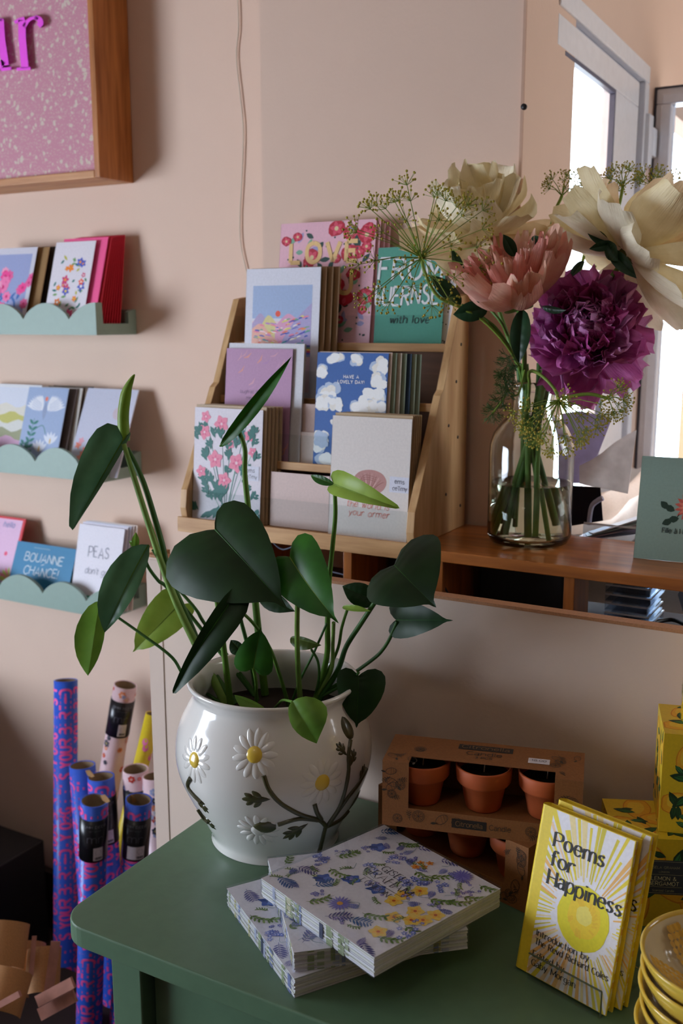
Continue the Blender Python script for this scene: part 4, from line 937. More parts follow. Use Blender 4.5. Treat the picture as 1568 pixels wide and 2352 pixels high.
for pts in ([(1165, 790, 1.28), (1130, 745, 1.265), (1060, 700, 1.26)], [(1200, 860, 1.31), (1205, 780, 1.25), (1200, 712, 1.225)], [(1165, 770, 1.27), (1150, 740, 1.25), (1120, 705, 1.255)]):
    b = MB(); b.tube(catmull([tuple(P3(*p)) for p in pts]+[tuple(NECK+V((-.012, -.008, -.03)))] if False else [tuple(P3(*p)) for p in pts], 6), .002, stemm, 6); b.build('stalk', ol)
b = MB(); b.tube(catmull([tuple(V((VX-.02, VY+.01, RZ+.03))), tuple(NECK+V((-.010, -.012, 0))), tuple(P3(1165, 790, 1.28))], 8), .0024, stemm, 6); b.build('stalk', ol)

# ---------------------------------------------------------------- dill
dg = M('7f9a3a', .5, 'leaf', h2='93ab48', tr=.15); dy = M('b0a23a', .6, 'leaf', h2='c4b44c', tr=.1)
def dill(label, hub, axis, stem, Rr, n=30, spread=80, seed=0, dots=1.0, umb=.020):
    q = random.Random(seed); hub = V(hub); ax = V(axis).normalized(); u = ax.orthogonal().normalized(); v = ax.cross(u)
    o = thing('dill', label, 'flower', hub)
    b = MB(); b.tube(catmull([tuple(p) for p in stem], 6), [.0024]*(len(catmull(stem, 6))), dg, 6); b.build('stem', o)
    b = MB(); h = MB(); 
    for k in range(n):
        ph = R(spread)*math.sqrt((k+.5)/n); az = k*2.4+q.uniform(-.2, .2)
        d = ax*math.cos(ph)+(u*math.cos(az)+v*math.sin(az))*math.sin(ph); L_ = Rr*q.uniform(.8, 1.05)
        e = hub+d*L_+V((0, 0, -.004*q.random())); mid_ = hub+d*L_*.5+V((0, 0, .002))
        b.tube([tuple(hub), tuple(mid_), tuple(e)], [.0009, .0006, .0005], dg, 4, False)
        u2 = d.orthogonal().normalized(); v2 = d.cross(u2)
        for m_ in range(15):
            p2_ = R(72)*math.sqrt((m_+.5)/15); a2 = m_*2.4
            d2 = d*math.cos(p2_)+(u2*math.cos(a2)+v2*math.sin(a2))*math.sin(p2_); f = e+d2*umb*q.uniform(.55, 1)
            h.tube([tuple(e), tuple(f)], .00028, dg, 3, False)
            h.ball(f, .0011*dots*q.uniform(.8, 1.3), dy, 3)
    b.build('ray_cluster', o)['kind'] = 'stuff'; h.build('floret_cluster', o)['kind'] = 'stuff'
    return o
H = P3(968, 592, 1.215)
dill('yellow-green dill umbel leaning far left in front of the teal card', H, (CAM-H).normalized()*.95+V((-.06, 0, .62)), [H, P3(975, 625, 1.215), P3(1005, 680, 1.22), P3(1062, 708, 1.24), P3(1120, 745, 1.26), P3(1180, 820, 1.29), NECK+V((-.014, -.006, 0)), V((VX-.02, VY+.02, RZ+.02))], .094, 36, 84, 1, dots=1.4, umb=.020)
H = P3(1283, 920, 1.262)
dill('dill umbel hanging down over the front of the glass vase', H, (CAM-H).normalized()*.35+V((.05, 0, -.85)), [H, P3(1272, 892, 1.262), P3(1240, 860, 1.272), P3(1215, 855, 1.29), P3(1215, 900, 1.315), V((VX-.01, VY-.02, RZ+.15))], .062, 32, 80, 2, umb=.015, dots=1.2)
H = P3(1395, 915, 1.27)
dill('small dill umbel with dark specks beneath the magenta peony', H, V((.9, -.1, -.15)), [H, P3(1350, 905, 1.268), P3(1290, 915, 1.264)], .022, 9, 70, 4, umb=.016)
for i, (hx_, hy_, rr) in enumerate(((1372, 470, .032), (1500, 440, .030), (1430, 430, .026), (1290, 450, .03))):
    H = P3(hx_, hy_, 1.42); dill(['fine dill sprig rising behind the white peony, left of its crown', 'fine dill sprig at the top right edge of the white peony', 'fine dill sprig above the middle of the white peony', 'dill sprig in the gap between the two pale peonies'][i], H, V((0, -.2, 1)), [H, P3(hx_-25, hy_+90, 1.41), P3(1300, 760, 1.38), NECK+V((.008, .012, 0))], rr, 9, 70, 10+i, umb=.014)
H = P3(1345, 560, 1.40)
# feathery dill leaf hanging left of the vase neck
o = thing('dill_leaf', 'feathery dill leaf drooping left of the vase neck', 'foliage', P3(1165, 850, 1.27))
mp = catmull([tuple(P3(1205, 850, 1.295)), tuple(P3(1190, 905, 1.28)), tuple(P3(1168, 900, 1.272)), tuple(P3(1160, 870, 1.268)), tuple(P3(1162, 905, 1.265)), tuple(P3(1130, 950, 1.262))], 7)
b = MB(); b.tube(mp, .0013, dg, 5); b.build('stalk', o)
b = MB(); q = random.Random(3)
dd = M('3f5c2a', .5, 'leaf', tr=.1)
spine = catmull([tuple(P3(1170, 818, 1.268)), tuple(P3(1160, 860, 1.266)), tuple(P3(1158, 905, 1.264)), tuple(P3(1128, 952, 1.262))], 12)
for p in spine:
    for k in range(4):
        d = V((q.uniform(-1, 1), q.uniform(-.4, .4), q.uniform(-.9, .6))).normalized(); e = V(p)+d*q.uniform(.010, .020)
        b.tube([p, tuple(e)], .00035, dd, 3, False)
        for m_ in range(3): d2 = (d+V((q.uniform(-.8, .8), q.uniform(-.4, .4), q.uniform(-.8, .8)))).normalized(); b.tube([tuple(V(p)+d*.008), tuple(V(p)+d*.008+d2*.009)], .0003, dd, 3, False)
b.build('frond', o)['kind'] = 'stuff'
# ---------------------------------------------------------------- green table
TZ0 = .75
tg = '56745a'; tgm = M(tg, .42, 'paint', var=.05, bump=.25)
o = thing('display_table', 'dark green painted table with rounded corners in the foreground', 'table', (-.2, .86, 0))
def rrect(x0, x1, y0, y1, r, n=8):
    P = []
    for cx, cy, a0 in ((x1-r, y1-r, 0), (x0+r, y1-r, 90), (x0+r, y0+r, 180), (x1-r, y0+r, 270)):
        for k in range(n+1): a = R(a0+90*k/n); P.append((cx+r*math.cos(a), cy+r*math.sin(a)))
    return P
b = MB(); b.prism(rrect(-.706, .34, .664, 1.048, .034), 2, TZ0-.0225, TZ0, tgm); b.build('table_top', o, bevel=.002)
for x0 in (-.668, .262):
    for y0 in (.700, .985):
        b = MB(); b.box(x0, x0+.040, y0, y0+.040, FZ, TZ0-.023, tgm); b.build('leg', o, bevel=.002)
b = MB(); b.box(-.624, .258, .716, .728, .585, TZ0-.023, tgm); b.build('apron', o, bevel=.001)
b = MB(); b.box(-.660, -.650, .744, .981, .585, TZ0-.023, tgm); b.build('apron', o, bevel=.001)
b = MB(); b.box(-.618, .25, .72, .73, .08, .584, M('4a6650', .45, 'paint')); b.build('drawer_front', o, bevel=.002)
b = MB(); b.box(-.626, .25, .985, 1.0, .08, TZ0-.024, tgm); b.build('back_board', o)

# ---------------------------------------------------------------- pot with raised daisies
PX, PY = -.607, .921
PROF = [(.0755, 0), (.0750, .004), (.0760, .012), (.0860, .032), (.0990, .057), (.1095, .082), (.1140, .104), (.1130, .126), (.1070, .147), (.0990, .163), (.0935, .174), (.0925, .180), (.0950, .186), (.0985, .1905), (.0990, .1930)]
def prad(z):
    z -= TZ0
    for (r0, z0), (r1, z1_) in zip(PROF, PROF[1:]):
        if z0 <= z <= z1_: t = (z-z0)/(z1_-z0); return r0+(r1-r0)*t
    return 0
SP = catmull(PROF, 4)
glz = M('e9e7e2', .13, 'glaze', coat=.6, var=.02); pot_in = M('b9b4aa', .3, 'glaze')
o = pot = thing('plant_pot', 'white glazed plant pot with raised daisies holding the large heart-leaved plant', 'plant pot', (PX, PY, TZ0))
b = MB(); b.lathe([(0, .0)]+SP+[(.0975, .1950), (.0945, .1940), (.0915, .190), (.0885, .180), (.0895, .168), (.095, .155), (.100, .12), (.09, .06), (.06, .02), (0, .015)], (PX, PY, TZ0+.0003), glz, 96); b.build('pot_body', o)
b = MB(); rows = []
q = random.Random(2)
for i in range(9):
    r_ = .0965*i/8+.0001; rows.append([V((PX+r_*math.cos(2*PI*j/36), PY+r_*math.sin(2*PI*j/36), TZ0+.145+q.uniform(-.002, .003)*(1 if i < 8 else 0))) for j in range(36)])
b.grid(rows, M('2a1d14', .95, 'clay'), True, True); b.build('soil', o)
def pot_hit(x, y):
    r = ray(x, y); t = .6
    while t < 1.5:
        p = CAM+r*t
        if TZ0 <= p.z <= TZ0+.192 and math.hypot(p.x-PX, p.y-PY) < prad(p.z): return math.atan2(p.y-PY, p.x-PX), p.z
        t += .0006
    return None
def pmap(th, z, e): z = max(TZ0+.0005, min(TZ0+.191, z)); r = prad(z)+e; return V((PX+r*math.cos(th), PY+r*math.sin(th), z))
def pad(b, c, an, r0, L_, W_, H_, mat, sharp=False):
    th0, z0 = c; rr = prad(z0); rows = []
    for i in range(9):
        t = i/8; wv = W_/2*(math.sin(PI*min(1, t*.92+.08))**.6 if not sharp else math.sin(PI*t)**.8)
        row = []
        for j in range(7):
            u = -1+j/3; a = r0+L_*t; cu, cv = math.cos(an), math.sin(an)
            du = a*cu - u*wv*cv; dv = a*cv + u*wv*cu
            e = H_*math.sqrt(max(0, 1-u*u))*math.sin(PI*min(1, t*.95+.05))**.5 - .0004
            row.append(pmap(th0+du/rr, z0+dv, e))
        rows.append(row)
    b.grid(rows, mat, True)
ZP = lambda x, y: pot_hit(380+x/3.015, 1480+y/3.015)
olive = M('454326', .3, 'glaze', coat=.5); yel = M('e9c64a', .3, 'glaze', coat=.5)
for k, (zx, zy, rr, yc) in enumerate(((615, 765, .026, 1), (1085, 955, .028, 1), (200, 800, .027, 1), (640, 1290, .024, 0))):
    c = ZP(zx, zy)
    d = MB()
    for m_ in range(13): pad(d, c, 2*PI*m_/13+.2*k, rr*.28, rr*.74, rr*.36, .0017, glz)
    dd_ = d.build('daisy', pot)
    d = MB(); th0, z0 = c; r_ = prad(z0); rows = []
    for i in range(6):
        a = i/5; rows.append([pmap(th0+rr*.33*a*math.cos(2*PI*j/16)/r_, z0+rr*.33*a*math.sin(2*PI*j/16), .0026*math.sqrt(1-a*a*.98)) for j in range(16)])
    d.grid(rows, yel if yc else glz, True, True); d.build('daisy_centre', dd_)['label'] = 'yellow centre' if yc else 'white centre'
def stemz(P, w_=.0028):
    pts = []
    for x, y in catmull(P, 5):
        h = ZP(x, y)
        if h: pts.append(tuple(pmap(h[0], h[1], .0006)))
    if len(pts) < 3: return None
    d = MB(); d.tube(pts, w_, olive, 8); return d
st = [[(1060, 1440), (1085, 1340), (1105, 1255)], [(1105, 1255), (1060, 1215), (930, 1175), (800, 1100), (720, 1010), (680, 905)], [(1075, 1210), (1045, 1160), (1030, 1105)], [(1050, 1215), (920, 1205), (780, 1245)],
      [(1110, 1260), (1200, 1120), (1245, 980), (1262, 860), (1262, 760), (1275, 660)], [(1130, 1240), (1240, 1080), (1330, 960), (1385, 860)], [(1110, 1260), (1200, 1215), (1260, 1150)], [(175, 925), (160, 975), (200, 1040), (250, 1090)], [(230, 1140), (270, 1200), (300, 1230)]]
for P in st:
    d = stemz(P, .0026 if len(P) > 2 else .0034)
    if d: d.build('relief_stem', pot)
def zleaf(x, y, an, s=1.0, lob=True):
    c = ZP(x, y)
    if not c: return
    d = MB(); a = R(an); pad(d, c, a, 0, .030*s, .009*s, .002, olive, True)
    if lob:
        rr = prad(c[1])
        for t, da, l in ((.25, .75, .014), (.25, -.75, .014), (.5, .6, .012), (.5, -.6, .012)):
            c2 = (c[0]+.030*s*t*math.cos(a)/rr, c[1]+.030*s*t*math.sin(a)); pad(d, c2, a+da, 0, l*s, .0065*s, .0019, olive, True)
    d.build('relief_leaf', pot)
zleaf(730, 1070, 183, 1.15); zleaf(985, 1240, 215, 1.15); zleaf(1255, 770, 128, .75); zleaf(1275, 850, 58, .75); zleaf(1265, 1150, 50, .9); zleaf(1330, 960, 60, .8); zleaf(200, 1040, -50, .9); zleaf(250, 1170, -50, .8)
for x, y, an in ((765, 1265, 180), (1285, 650, 95)):
    c = ZP(x, y); d = MB(); pad(d, c, R(an), 0, .026 if an > 100 else .024, .020, .004, olive); d.build('relief_bud', pot)

# ---------------------------------------------------------------- the plant
plant = thing('philodendron', 'large green heart-leaved plant growing in the white daisy pot', 'plant', (PX, PY, TZ0+.146))
LD = M('12300f', .48, 'leaf', h2='193c14', tr=.08); LM = M('255418', .4, 'leaf', h2='33701f', tr=.20); LL = M('5c8a30', .38, 'leaf', h2='77a03e', tr=.32); LB = M('46704e', .3, 'leaf', h2='5a8460', tr=.15); LV = M('7f9c3a', .4, 'leaf', tr=.2)  # LB lightened to carry the window's reflection, LD deepened for leaves in shade
LY = M('85a63c', .4, 'leaf', h2='9ab84c', tr=.35)
def Lf(bx, by, tx, ty, Yb, Yt, wl, wr, mat, out=None, roll=0, fold=.25, bend=.5, vein=None, wave=.01, seed=0, twist=0):
    B, T = aty(bx, by, Yb), aty(tx, ty, Yt); k = (B-CAM).dot(FW)/FPX
    return leafp('leaf', plant, B, T, 2*wl*k, mat, roll=roll, fold=fold, bend=bend, outline=out or HEART, vein=vein or LV, wave=wave, seed=seed, wr=2*wr*k, twist=twist)
Lf(494, 1216, 660, 1400, .905, .865, 158, 92, LD, roll=-4, fold=.22, bend=.5, seed=1, vein=LM)
Lf(665, 1279, 778, 1432, .90, .875, 70, 74, LM, roll=14, fold=.18, bend=.6, seed=2)
Lf(905, 1298, 1002, 1396, .975, .93, 98, 116, LD, roll=0, fold=.15, bend=.6, seed=3, vein=LM)
Lf(910, 1424, 1040, 1425, .985, .96, 42, 46, LD, roll=0, fold=.2, bend=.5, seed=4, vein=LM)
Lf(823, 1552, 818, 1672, .94, .925, 50, 64, LD, roll=-6, fold=.15, bend=.45, seed=5, vein=LM)
Lf(672, 1610, 727, 1708, .822, .812, 28, 60, LL, roll=8, fold=.25, bend=.5, seed=6, out=OVAL)
Lf(283, 1010, 166, 1218, .935, .90, 66, 12, LB, roll=4, fold=.45, bend=.55, seed=7, out=LONGH, wave=.015, vein=LL)
Lf(341, 1251, 240, 1453, .905, .87, 54, 28, LB, roll=10, fold=.35, bend=.6, seed=8, out=OVAL, vein=LL)
Lf(230, 1380, 202, 1552, .90, .88, 44, 22, LL, roll=0, fold=.3, bend=.7, seed=9, out=OVAL)
Lf(410, 1390, 305, 1498, .99, .97, 52, 42, LY, roll=0, fold=.2, bend=.6, seed=10)
Lf(536, 1374, 397, 1592, .85, .815, 20, 48, LD, roll=8, fold=.35, bend=.9, seed=11, out=LONGH, vein=LM)
Lf(505, 1025, 670, 818, .955, .965, 20, 12, LM, roll=0, fold=.5, bend=.35, seed=12, out=OVAL, vein=LL)
Lf(766, 1112, 918, 1168, .925, .905, 24, 36, LY, roll=0, fold=.3, bend=.9, seed=13, out=LONGH, vein=LY)
Lf(766, 1112, 713, 1092, .925, .93, 9, 12, LM, roll=0, fold=.3, bend=.5, seed=14, out=OVAL)
Lf(598, 1362, 678, 1405, .975, .96, 26, 18, LD, roll=0, fold=.2, bend=.5, seed=15, vein=LM, out=OVAL)
Lf(582, 1534, 600, 1440, .875, .89, 44, 48, LM, roll=-10, fold=.15, bend=.5, seed=16, out=HEART)
Lf(668, 1464, 738, 1482, .955, .95, 22, 8, M('4a5a22', .4, 'leaf', tr=.2), roll=0, fold=.3, bend=.6, seed=17, out=OVAL)
Lf(608, 1628, 538, 1596, .865, .86, 6, 22, LL, roll=0, fold=.2, bend=.4, seed=18, out=OVAL)
Lf(868, 1382, 786, 1346, .995, .985, 26, 30, LD, roll=0, fold=.2, bend=.4, seed=20, out=OVAL, vein=LM)
Lf(786, 1396, 852, 1404, .97, .965, 5, 10, LY, roll=0, fold=.4, bend=.6, seed=21, out=OVAL)
Lf(648, 1290, 640, 1350, .912, .91, 26, 30, LM, roll=0, fold=.2, bend=.4, seed=22, out=OVAL)
Lf(558, 1500, 530, 1470, .90, .90, 12, 20, LD, roll=0, fold=.2, bend=.4, seed=23, out=OVAL)
Lf(310, 1262, 312, 1222, .93, .93, 9, 9, LL, fold=.3, bend=.3, seed=24, out=OVAL)
Lf(322, 1262, 296, 1242, .93, .93, 7, 7, LL, fold=.3, bend=.3, seed=25, out=OVAL)
# rolled new leaf
b = MB(); sp = catmull([tuple(aty(x, y, .94)) for x, y in [(285, 1012), (283, 960), (286, 925), (292, 895), (302, 872), (309, 860)]], 6)
n_ = len(sp); b.tube(sp, [.0072*(1-.15*i/n_)*(1 if i < n_*.5 else max(.08, 1-(i/n_-.5)*1.9)) for i in range(n_)], LY, 10); b.build('rolled_leaf', plant)
def soil_pt(x, y):
    p = atz(x, y, TZ0+.150); d = V((p.x-PX, p.y-PY)); 
    if d.length > .072: d = d*(.072/d.length)
    return V((PX+d.x, PY+d.y, TZ0+.146))
def St(P, Y0, r0=.0022, r1=.0032, mat=None, end=None, Ymid=None):
    pts = [tuple(aty(x, y, Y0)) for x, y in P[:1]]; S = soil_pt(*end); n = len(P)
    for i in range(1, n):
        t = i/n; pts.append(tuple(aty(P[i][0], P[i][1], Y0+(S.y-Y0)*t)))
    pts.append(tuple(S)); Q = catmull(pts, 6); m_ = len(Q); b = MB()
    b.tube(Q, [r0+(r1-r0)*i/m_ for i in range(m_)], mat or sg1, 8); b.build('leaf_stalk', plant)
sg1 = M('557f2c', .45, 'leaf', h2='668f36', tr=.1); sg2 = M('6f9440', .45, 'leaf', h2='86a850', tr=.1); sg3 = M('35602a', .45, 'leaf', h2='44702f', tr=.1)
St([(284, 1020), (318, 1130), (360, 1262), (405, 1385), (460, 1500)], .93, .0030, .0056, sg2, (500, 1605))
St([(292, 1030), (330, 1110), (368, 1235), (392, 1330), (435, 1430), (480, 1530)], .94, .0032, .0044, sg3, (540, 1610))
St([(340, 1255), (335, 1290), (362, 1332), (402, 1370)], .91, .0020, .0026, sg3, (500, 1500))
St([(350, 1262), (400, 1340), (450, 1400), (475, 1440)], .95, .0018, .0024, sg3, (510, 1500))
St([(262, 1412), (330, 1460), (395, 1510), (430, 1560)], .89, .0016, .0022, sg3, (462, 1600))
St([(494, 1355), (505, 1420), (515, 1500), (522, 1560)], .90, .0030, .0042, sg1, (530, 1612))
St([(538, 1355), (552, 1420), (572, 1500)], .93, .0022, .0026, sg3, (590, 1600))
St([(545, 982), (562, 1030), (562, 1090), (572, 1190), (582, 1330), (592, 1440)], .955, .0024, .0050, sg1, (605, 1580))
St([(540, 1395), (580, 1430), (620, 1490), (645, 1560)], .87, .0018, .0024, sg1, (662, 1612))
St([(683, 1385), (682, 1450), (684, 1530)], .89, .0028, .0034, sg2, (690, 1610))
St([(768, 1118), (770, 1180), (764, 1250), (756, 1330), (752, 1430), (750, 1510)], .925, .0022, .0040, sg1, (748, 1590))
St([(766, 1430), (764, 1480), (760, 1540)], .95, .0022, .0026, sg2, (755, 1585))
St([(866, 1375), (830, 1430), (795, 1485), (775, 1540)], .97, .0028, .0036, sg3, (752, 1595))
St([(912, 1428), (884, 1485), (842, 1525)], .98, .0020, .0022, sg3, (790, 1570))
St([(800, 1392), (785, 1440), (772, 1500)], .97, .0018, .0020, sg1, (760, 1580))
St([(582, 1534), (588, 1570), (588, 1600)], .875, .0018, .0020, sg1, (588, 1620))
St([(750, 1432), (720, 1500), (690, 1560)], .96, .0015, .0018, sg3, (668, 1612))
St([(715, 1492), (730, 1520), (732, 1560)], .95, .0015, .0018, sg3, (728, 1595))
St([(672, 1612), (650, 1608), (640, 1616)], .835, .0014, .0016, sg1, (628, 1622))
St([(823, 1545), (810, 1562), (790, 1572)], .935, .0016, .0018, sg3, (775, 1580))

# ---------------------------------------------------------------- napkin packs
LVN = ['6a72b8', '7f86c8', '8a7fb8', '5560a8']
def npx(A, B, zt):
    a = atz(A[0], A[1], zt); b_ = atz(B[0], B[1], zt); an = math.atan2(b_.y-a.y, b_.x-a.x); return a, an
def fern(a, u, v, an, L_, col, n=7, w_=.0028):
    a.rib([(u, v), (u+L_*math.cos(an), v+L_*math.sin(an))], .0005, col)
    for k in range(n):
        t = (k+1)/n*L_; l = L_*.42*math.sin(PI*(.2+.75*k/n)); x, y = u+t*math.cos(an), v+t*math.sin(an)
        a.leaf(x, y, l, l*.26, an+1.0, col); a.leaf(x, y, l, l*.26, an-1.0, col)
def sprig(a, u, v, an, L_, col='5c7a34', n=5):
    c = []
    for k in range(7): t = k/6; c.append((u+L_*t*math.cos(an+.5*t), v+L_*t*math.sin(an+.5*t)))
    a.rib(c, .0006, col)
    for k in range(n):
        t = (k+.7)/n; x, y = u+L_*t*math.cos(an+.5*t), v+L_*t*math.sin(an+.5*t)
        for s in (-1, 1): a.leaf(x, y, L_*.30, L_*.12, an+.5*t+s*.8, [col, '7d9a50'][k % 2])
def botanic(a, S, local, q, full=True):
    for i in range(84):
        u, v = q.uniform(.02, .98)*S, q.uniform(.02, .98)*S; an = q.uniform(0, 6.28); k = q.random()
        u = min(max(u, .014), S-.014); v = min(max(v, .014), S-.014)
        if k < .3: fern(a, u, v, an, .012, q.choice(LVN))
        elif k < .55: sprig(a, u, v, an, .012)
        elif k < .75:
            for m_ in range(6): a.flower(u+q.uniform(-.006, .006), v+q.uniform(-.006, .006), .0024, q.choice(LVN), 5, 'c9c0e0')
        else: a.rib([(u, v), (u+.008*math.cos(an), v+.008*math.sin(an)), (u+.013*math.cos(an+1), v+.013*math.sin(an+1))], .0005, '7a9aa6', curve=True)
    for kind, u, v in local:
        if not (.006 < u < S-.006 and .006 < v < S-.006): continue
        if kind == 'd': a.flower(u, v, .0125, '8a86cc', 18, None, pw=.20); a.flower(u, v, .0098, '6f6abf', 13, None, .2, pw=.16); a.ell(u, v, .0030, col='d99a2e', n=10)
        if kind == 'b': a.flower(u, v, .0095, '3a5cae', 5, '22408c', q.uniform(0, 6), pw=.8); a.flower(u+.003, v+.002, .005, '5b7fd0', 5, None, 1, pw=.8); a.leaf(u, v, .012, .005, 3.9, '24468f')
        if kind == 'c':
            for m_ in range(9): a.flower(u+q.gauss(0, .005), v+q.gauss(0, .004), .0033, q.choice(['6f80cc', '8f9ad8', '5a6fc0']), 5, 'd8d8f0')
        if kind == 'f': fern(a, u-.008, v, q.uniform(-.5, 1.2), .023, q.choice(['4f4a8a', '5c5a9a', '2f5f9e']), 7, .0032)
        if kind == 's': sprig(a, u-.008, v-.004, q.uniform(-.4, .9), .022)
        if kind == 'y': a.flower(u, v, .0095, 'f2cf5a', 5, 'd9762a', q.uniform(0, 6), pw=.85, cr=.28); a.flower(u, v, .006, 'f5b93c', 5, 'cf5f22', q.uniform(0, 6), pw=.6)
        if kind == 'o':
            for m_ in range(5): a.flower(u+q.gauss(0, .005), v+q.gauss(0, .004), .0045, 'e8963a', 5, 'c9521e')
def napkin(label, A, B, zt, local, seed, text=False):
    a0, an = npx(A, B, zt); S = .165; TH = .0196
    o = thing('napkin_pack', label, 'napkins', (a0.x, a0.y, zt-.02+.0002), an, 'patterned napkin packs')
    Mx = Matrix.Translation((a0.x, a0.y, zt-.02+.0002)) @ Matrix.Rotation(an, 4, 'Z'); q = random.Random(seed)
    b = MB(); n = 12
    for k in range(n):
        j = q.uniform(0, .0012); z0 = TH*k/n; c = ['e9e6ea', 'd4d2d6', 'e2dfd8', 'd9dad0'][k % 4]
        b.box(j, S-q.uniform(0, .0012), q.uniform(0, .0012), S-q.uniform(0, .0012), z0, z0+TH/n*.86, M(c, .7, 'paper'))
    b.box(.0016, S-.0016, .0016, S-.0016, .0004, TH-.0002, M('b9b7b4', .8, 'paper'))
    # side tints printed through the plies
    for k in range(26):
        x = q.uniform(.004, S-.012); w_ = q.uniform(.002, .007); c = q.choice(['8f9bc4', '9aa77a', 'c9c28a', 'b9bfd6', 'a3ad88', 'd9d4b0', '7d86b4'])
        sd = k % 2
        for m_ in range(n):
            z0 = TH*m_/n
            if q.random() < .25: continue
            if sd: b.box(x, x+w_, -.0001, .0004, z0+.0001, z0+TH/n*.8, M(c, .7, 'paper'))
            else: b.box(-.0001, .0004, x, x+w_, z0+.0001, z0+TH/n*.8, M(c, .7, 'paper'))
    if True: b.box(S*.55, S*.55+.005, -.0004, .0, .002, .017, M('2b3550', .6, 'paper')); b.box(-.0004, 0, S*.45, S*.45+.004, .002, .017, M('2b3550', .6, 'paper'))
    b.v = [Mx @ v for v in b.v]; b.build('plies', o)
    b = MB(); b.box(.0002, S-.0002, .0002, S-.0002, TH-.0003, TH, M('e6e3ea', .6, 'paper'))
    a = Art(b, lambda u, v, e: V((u, v, TH+e)), (.0006, S-.0006, .0006, S-.0006)); inv = Mx.inverted()
    loc = []
    for kd, zx, zy in local: p = inv @ atz(500+zx/2.24, 1850+zy/2.24, zt); loc.append((kd, p.x, p.y))
    botanic(a, S, loc, q)
    if text:
        a.text('GISELA', .085, .100, .0090, '1f2433', w=.8, serif=True, align='c', sp=1.6); a.text('GRAHAM', .085, .086, .0108, '1f2433', w=.7, serif=True, align='c', sp=1.6)
        a.rib([(.060, .081), (.114, .082)], .0005, '1f2433'); a.text('LONDON', .085, .071, .0070, '1f2433', w=.8, serif=True, align='c', sp=1.6)
    b.v = [Mx @ v for v in b.v]; b.build('printed_cover', o)
    b = MB(); b.box(-.0007, S+.0007, -.0007, S+.0007, .0002, TH+.0022, M('f6f8fb', .06, 'pane', refl=.30)); b.v = [Mx @ v for v in b.v]; b.build('clear_wrapper', o, bevel=.0008)
    return o
napkin('lowest of the three flowered napkin packs, lying flat on the green table', (520, 2040), (672, 2245), .77, [('f', 160, 450), ('b', 260, 495), ('s', 290, 600), ('c', 280, 665), ('f', 330, 730), ('s', 200, 580), ('s', 340, 790)], 21)
napkin('middle flowered napkin pack, turned squarer than the packs above and below', (674, 2188), (1083, 2134), .79, [('f', 480, 700), ('s', 400, 620), ('f', 1230, 680), ('c', 370, 560), ('s', 380, 290)], 22)
napkin('topmost flowered napkin pack with its printed cover fully in view', (599, 2017), (856, 2198), .81, [
 ('d', 385, 470), ('d', 628, 505), ('d', 1255, 365), ('b', 545, 375), ('b', 690, 380), ('b', 825, 215), ('b', 820, 430), ('c', 915, 275), ('c', 960, 390), ('c', 1040, 390), ('c', 1160, 410), ('c', 790, 320), ('c', 530, 270),
 ('f', 330, 385), ('f', 430, 330), ('f', 515, 430), ('f', 1165, 295), ('f', 690, 600), ('f', 1045, 235), ('f', 580, 590), ('f', 770, 720), ('f', 850, 150), ('f', 950, 150), ('s', 500, 505), ('s', 650, 270), ('s', 960, 200), ('s', 1130, 490), ('s', 1220, 500), ('s', 1300, 480), ('s', 1390, 420),
 ('s', 790, 565), ('s', 870, 690), ('s', 1060, 345), ('s', 1130, 370), ('s', 680, 670), ('y', 905, 490), ('y', 955, 460), ('y', 1040, 440), ('y', 905, 575), ('y', 995, 590), ('y', 1055, 590), ('y', 1120, 565), ('y', 825, 650), ('o', 1050, 305), ('y', 1015, 545), ('c', 975, 660), ('s', 620, 330), ('s', 1010, 630)], 23, True)
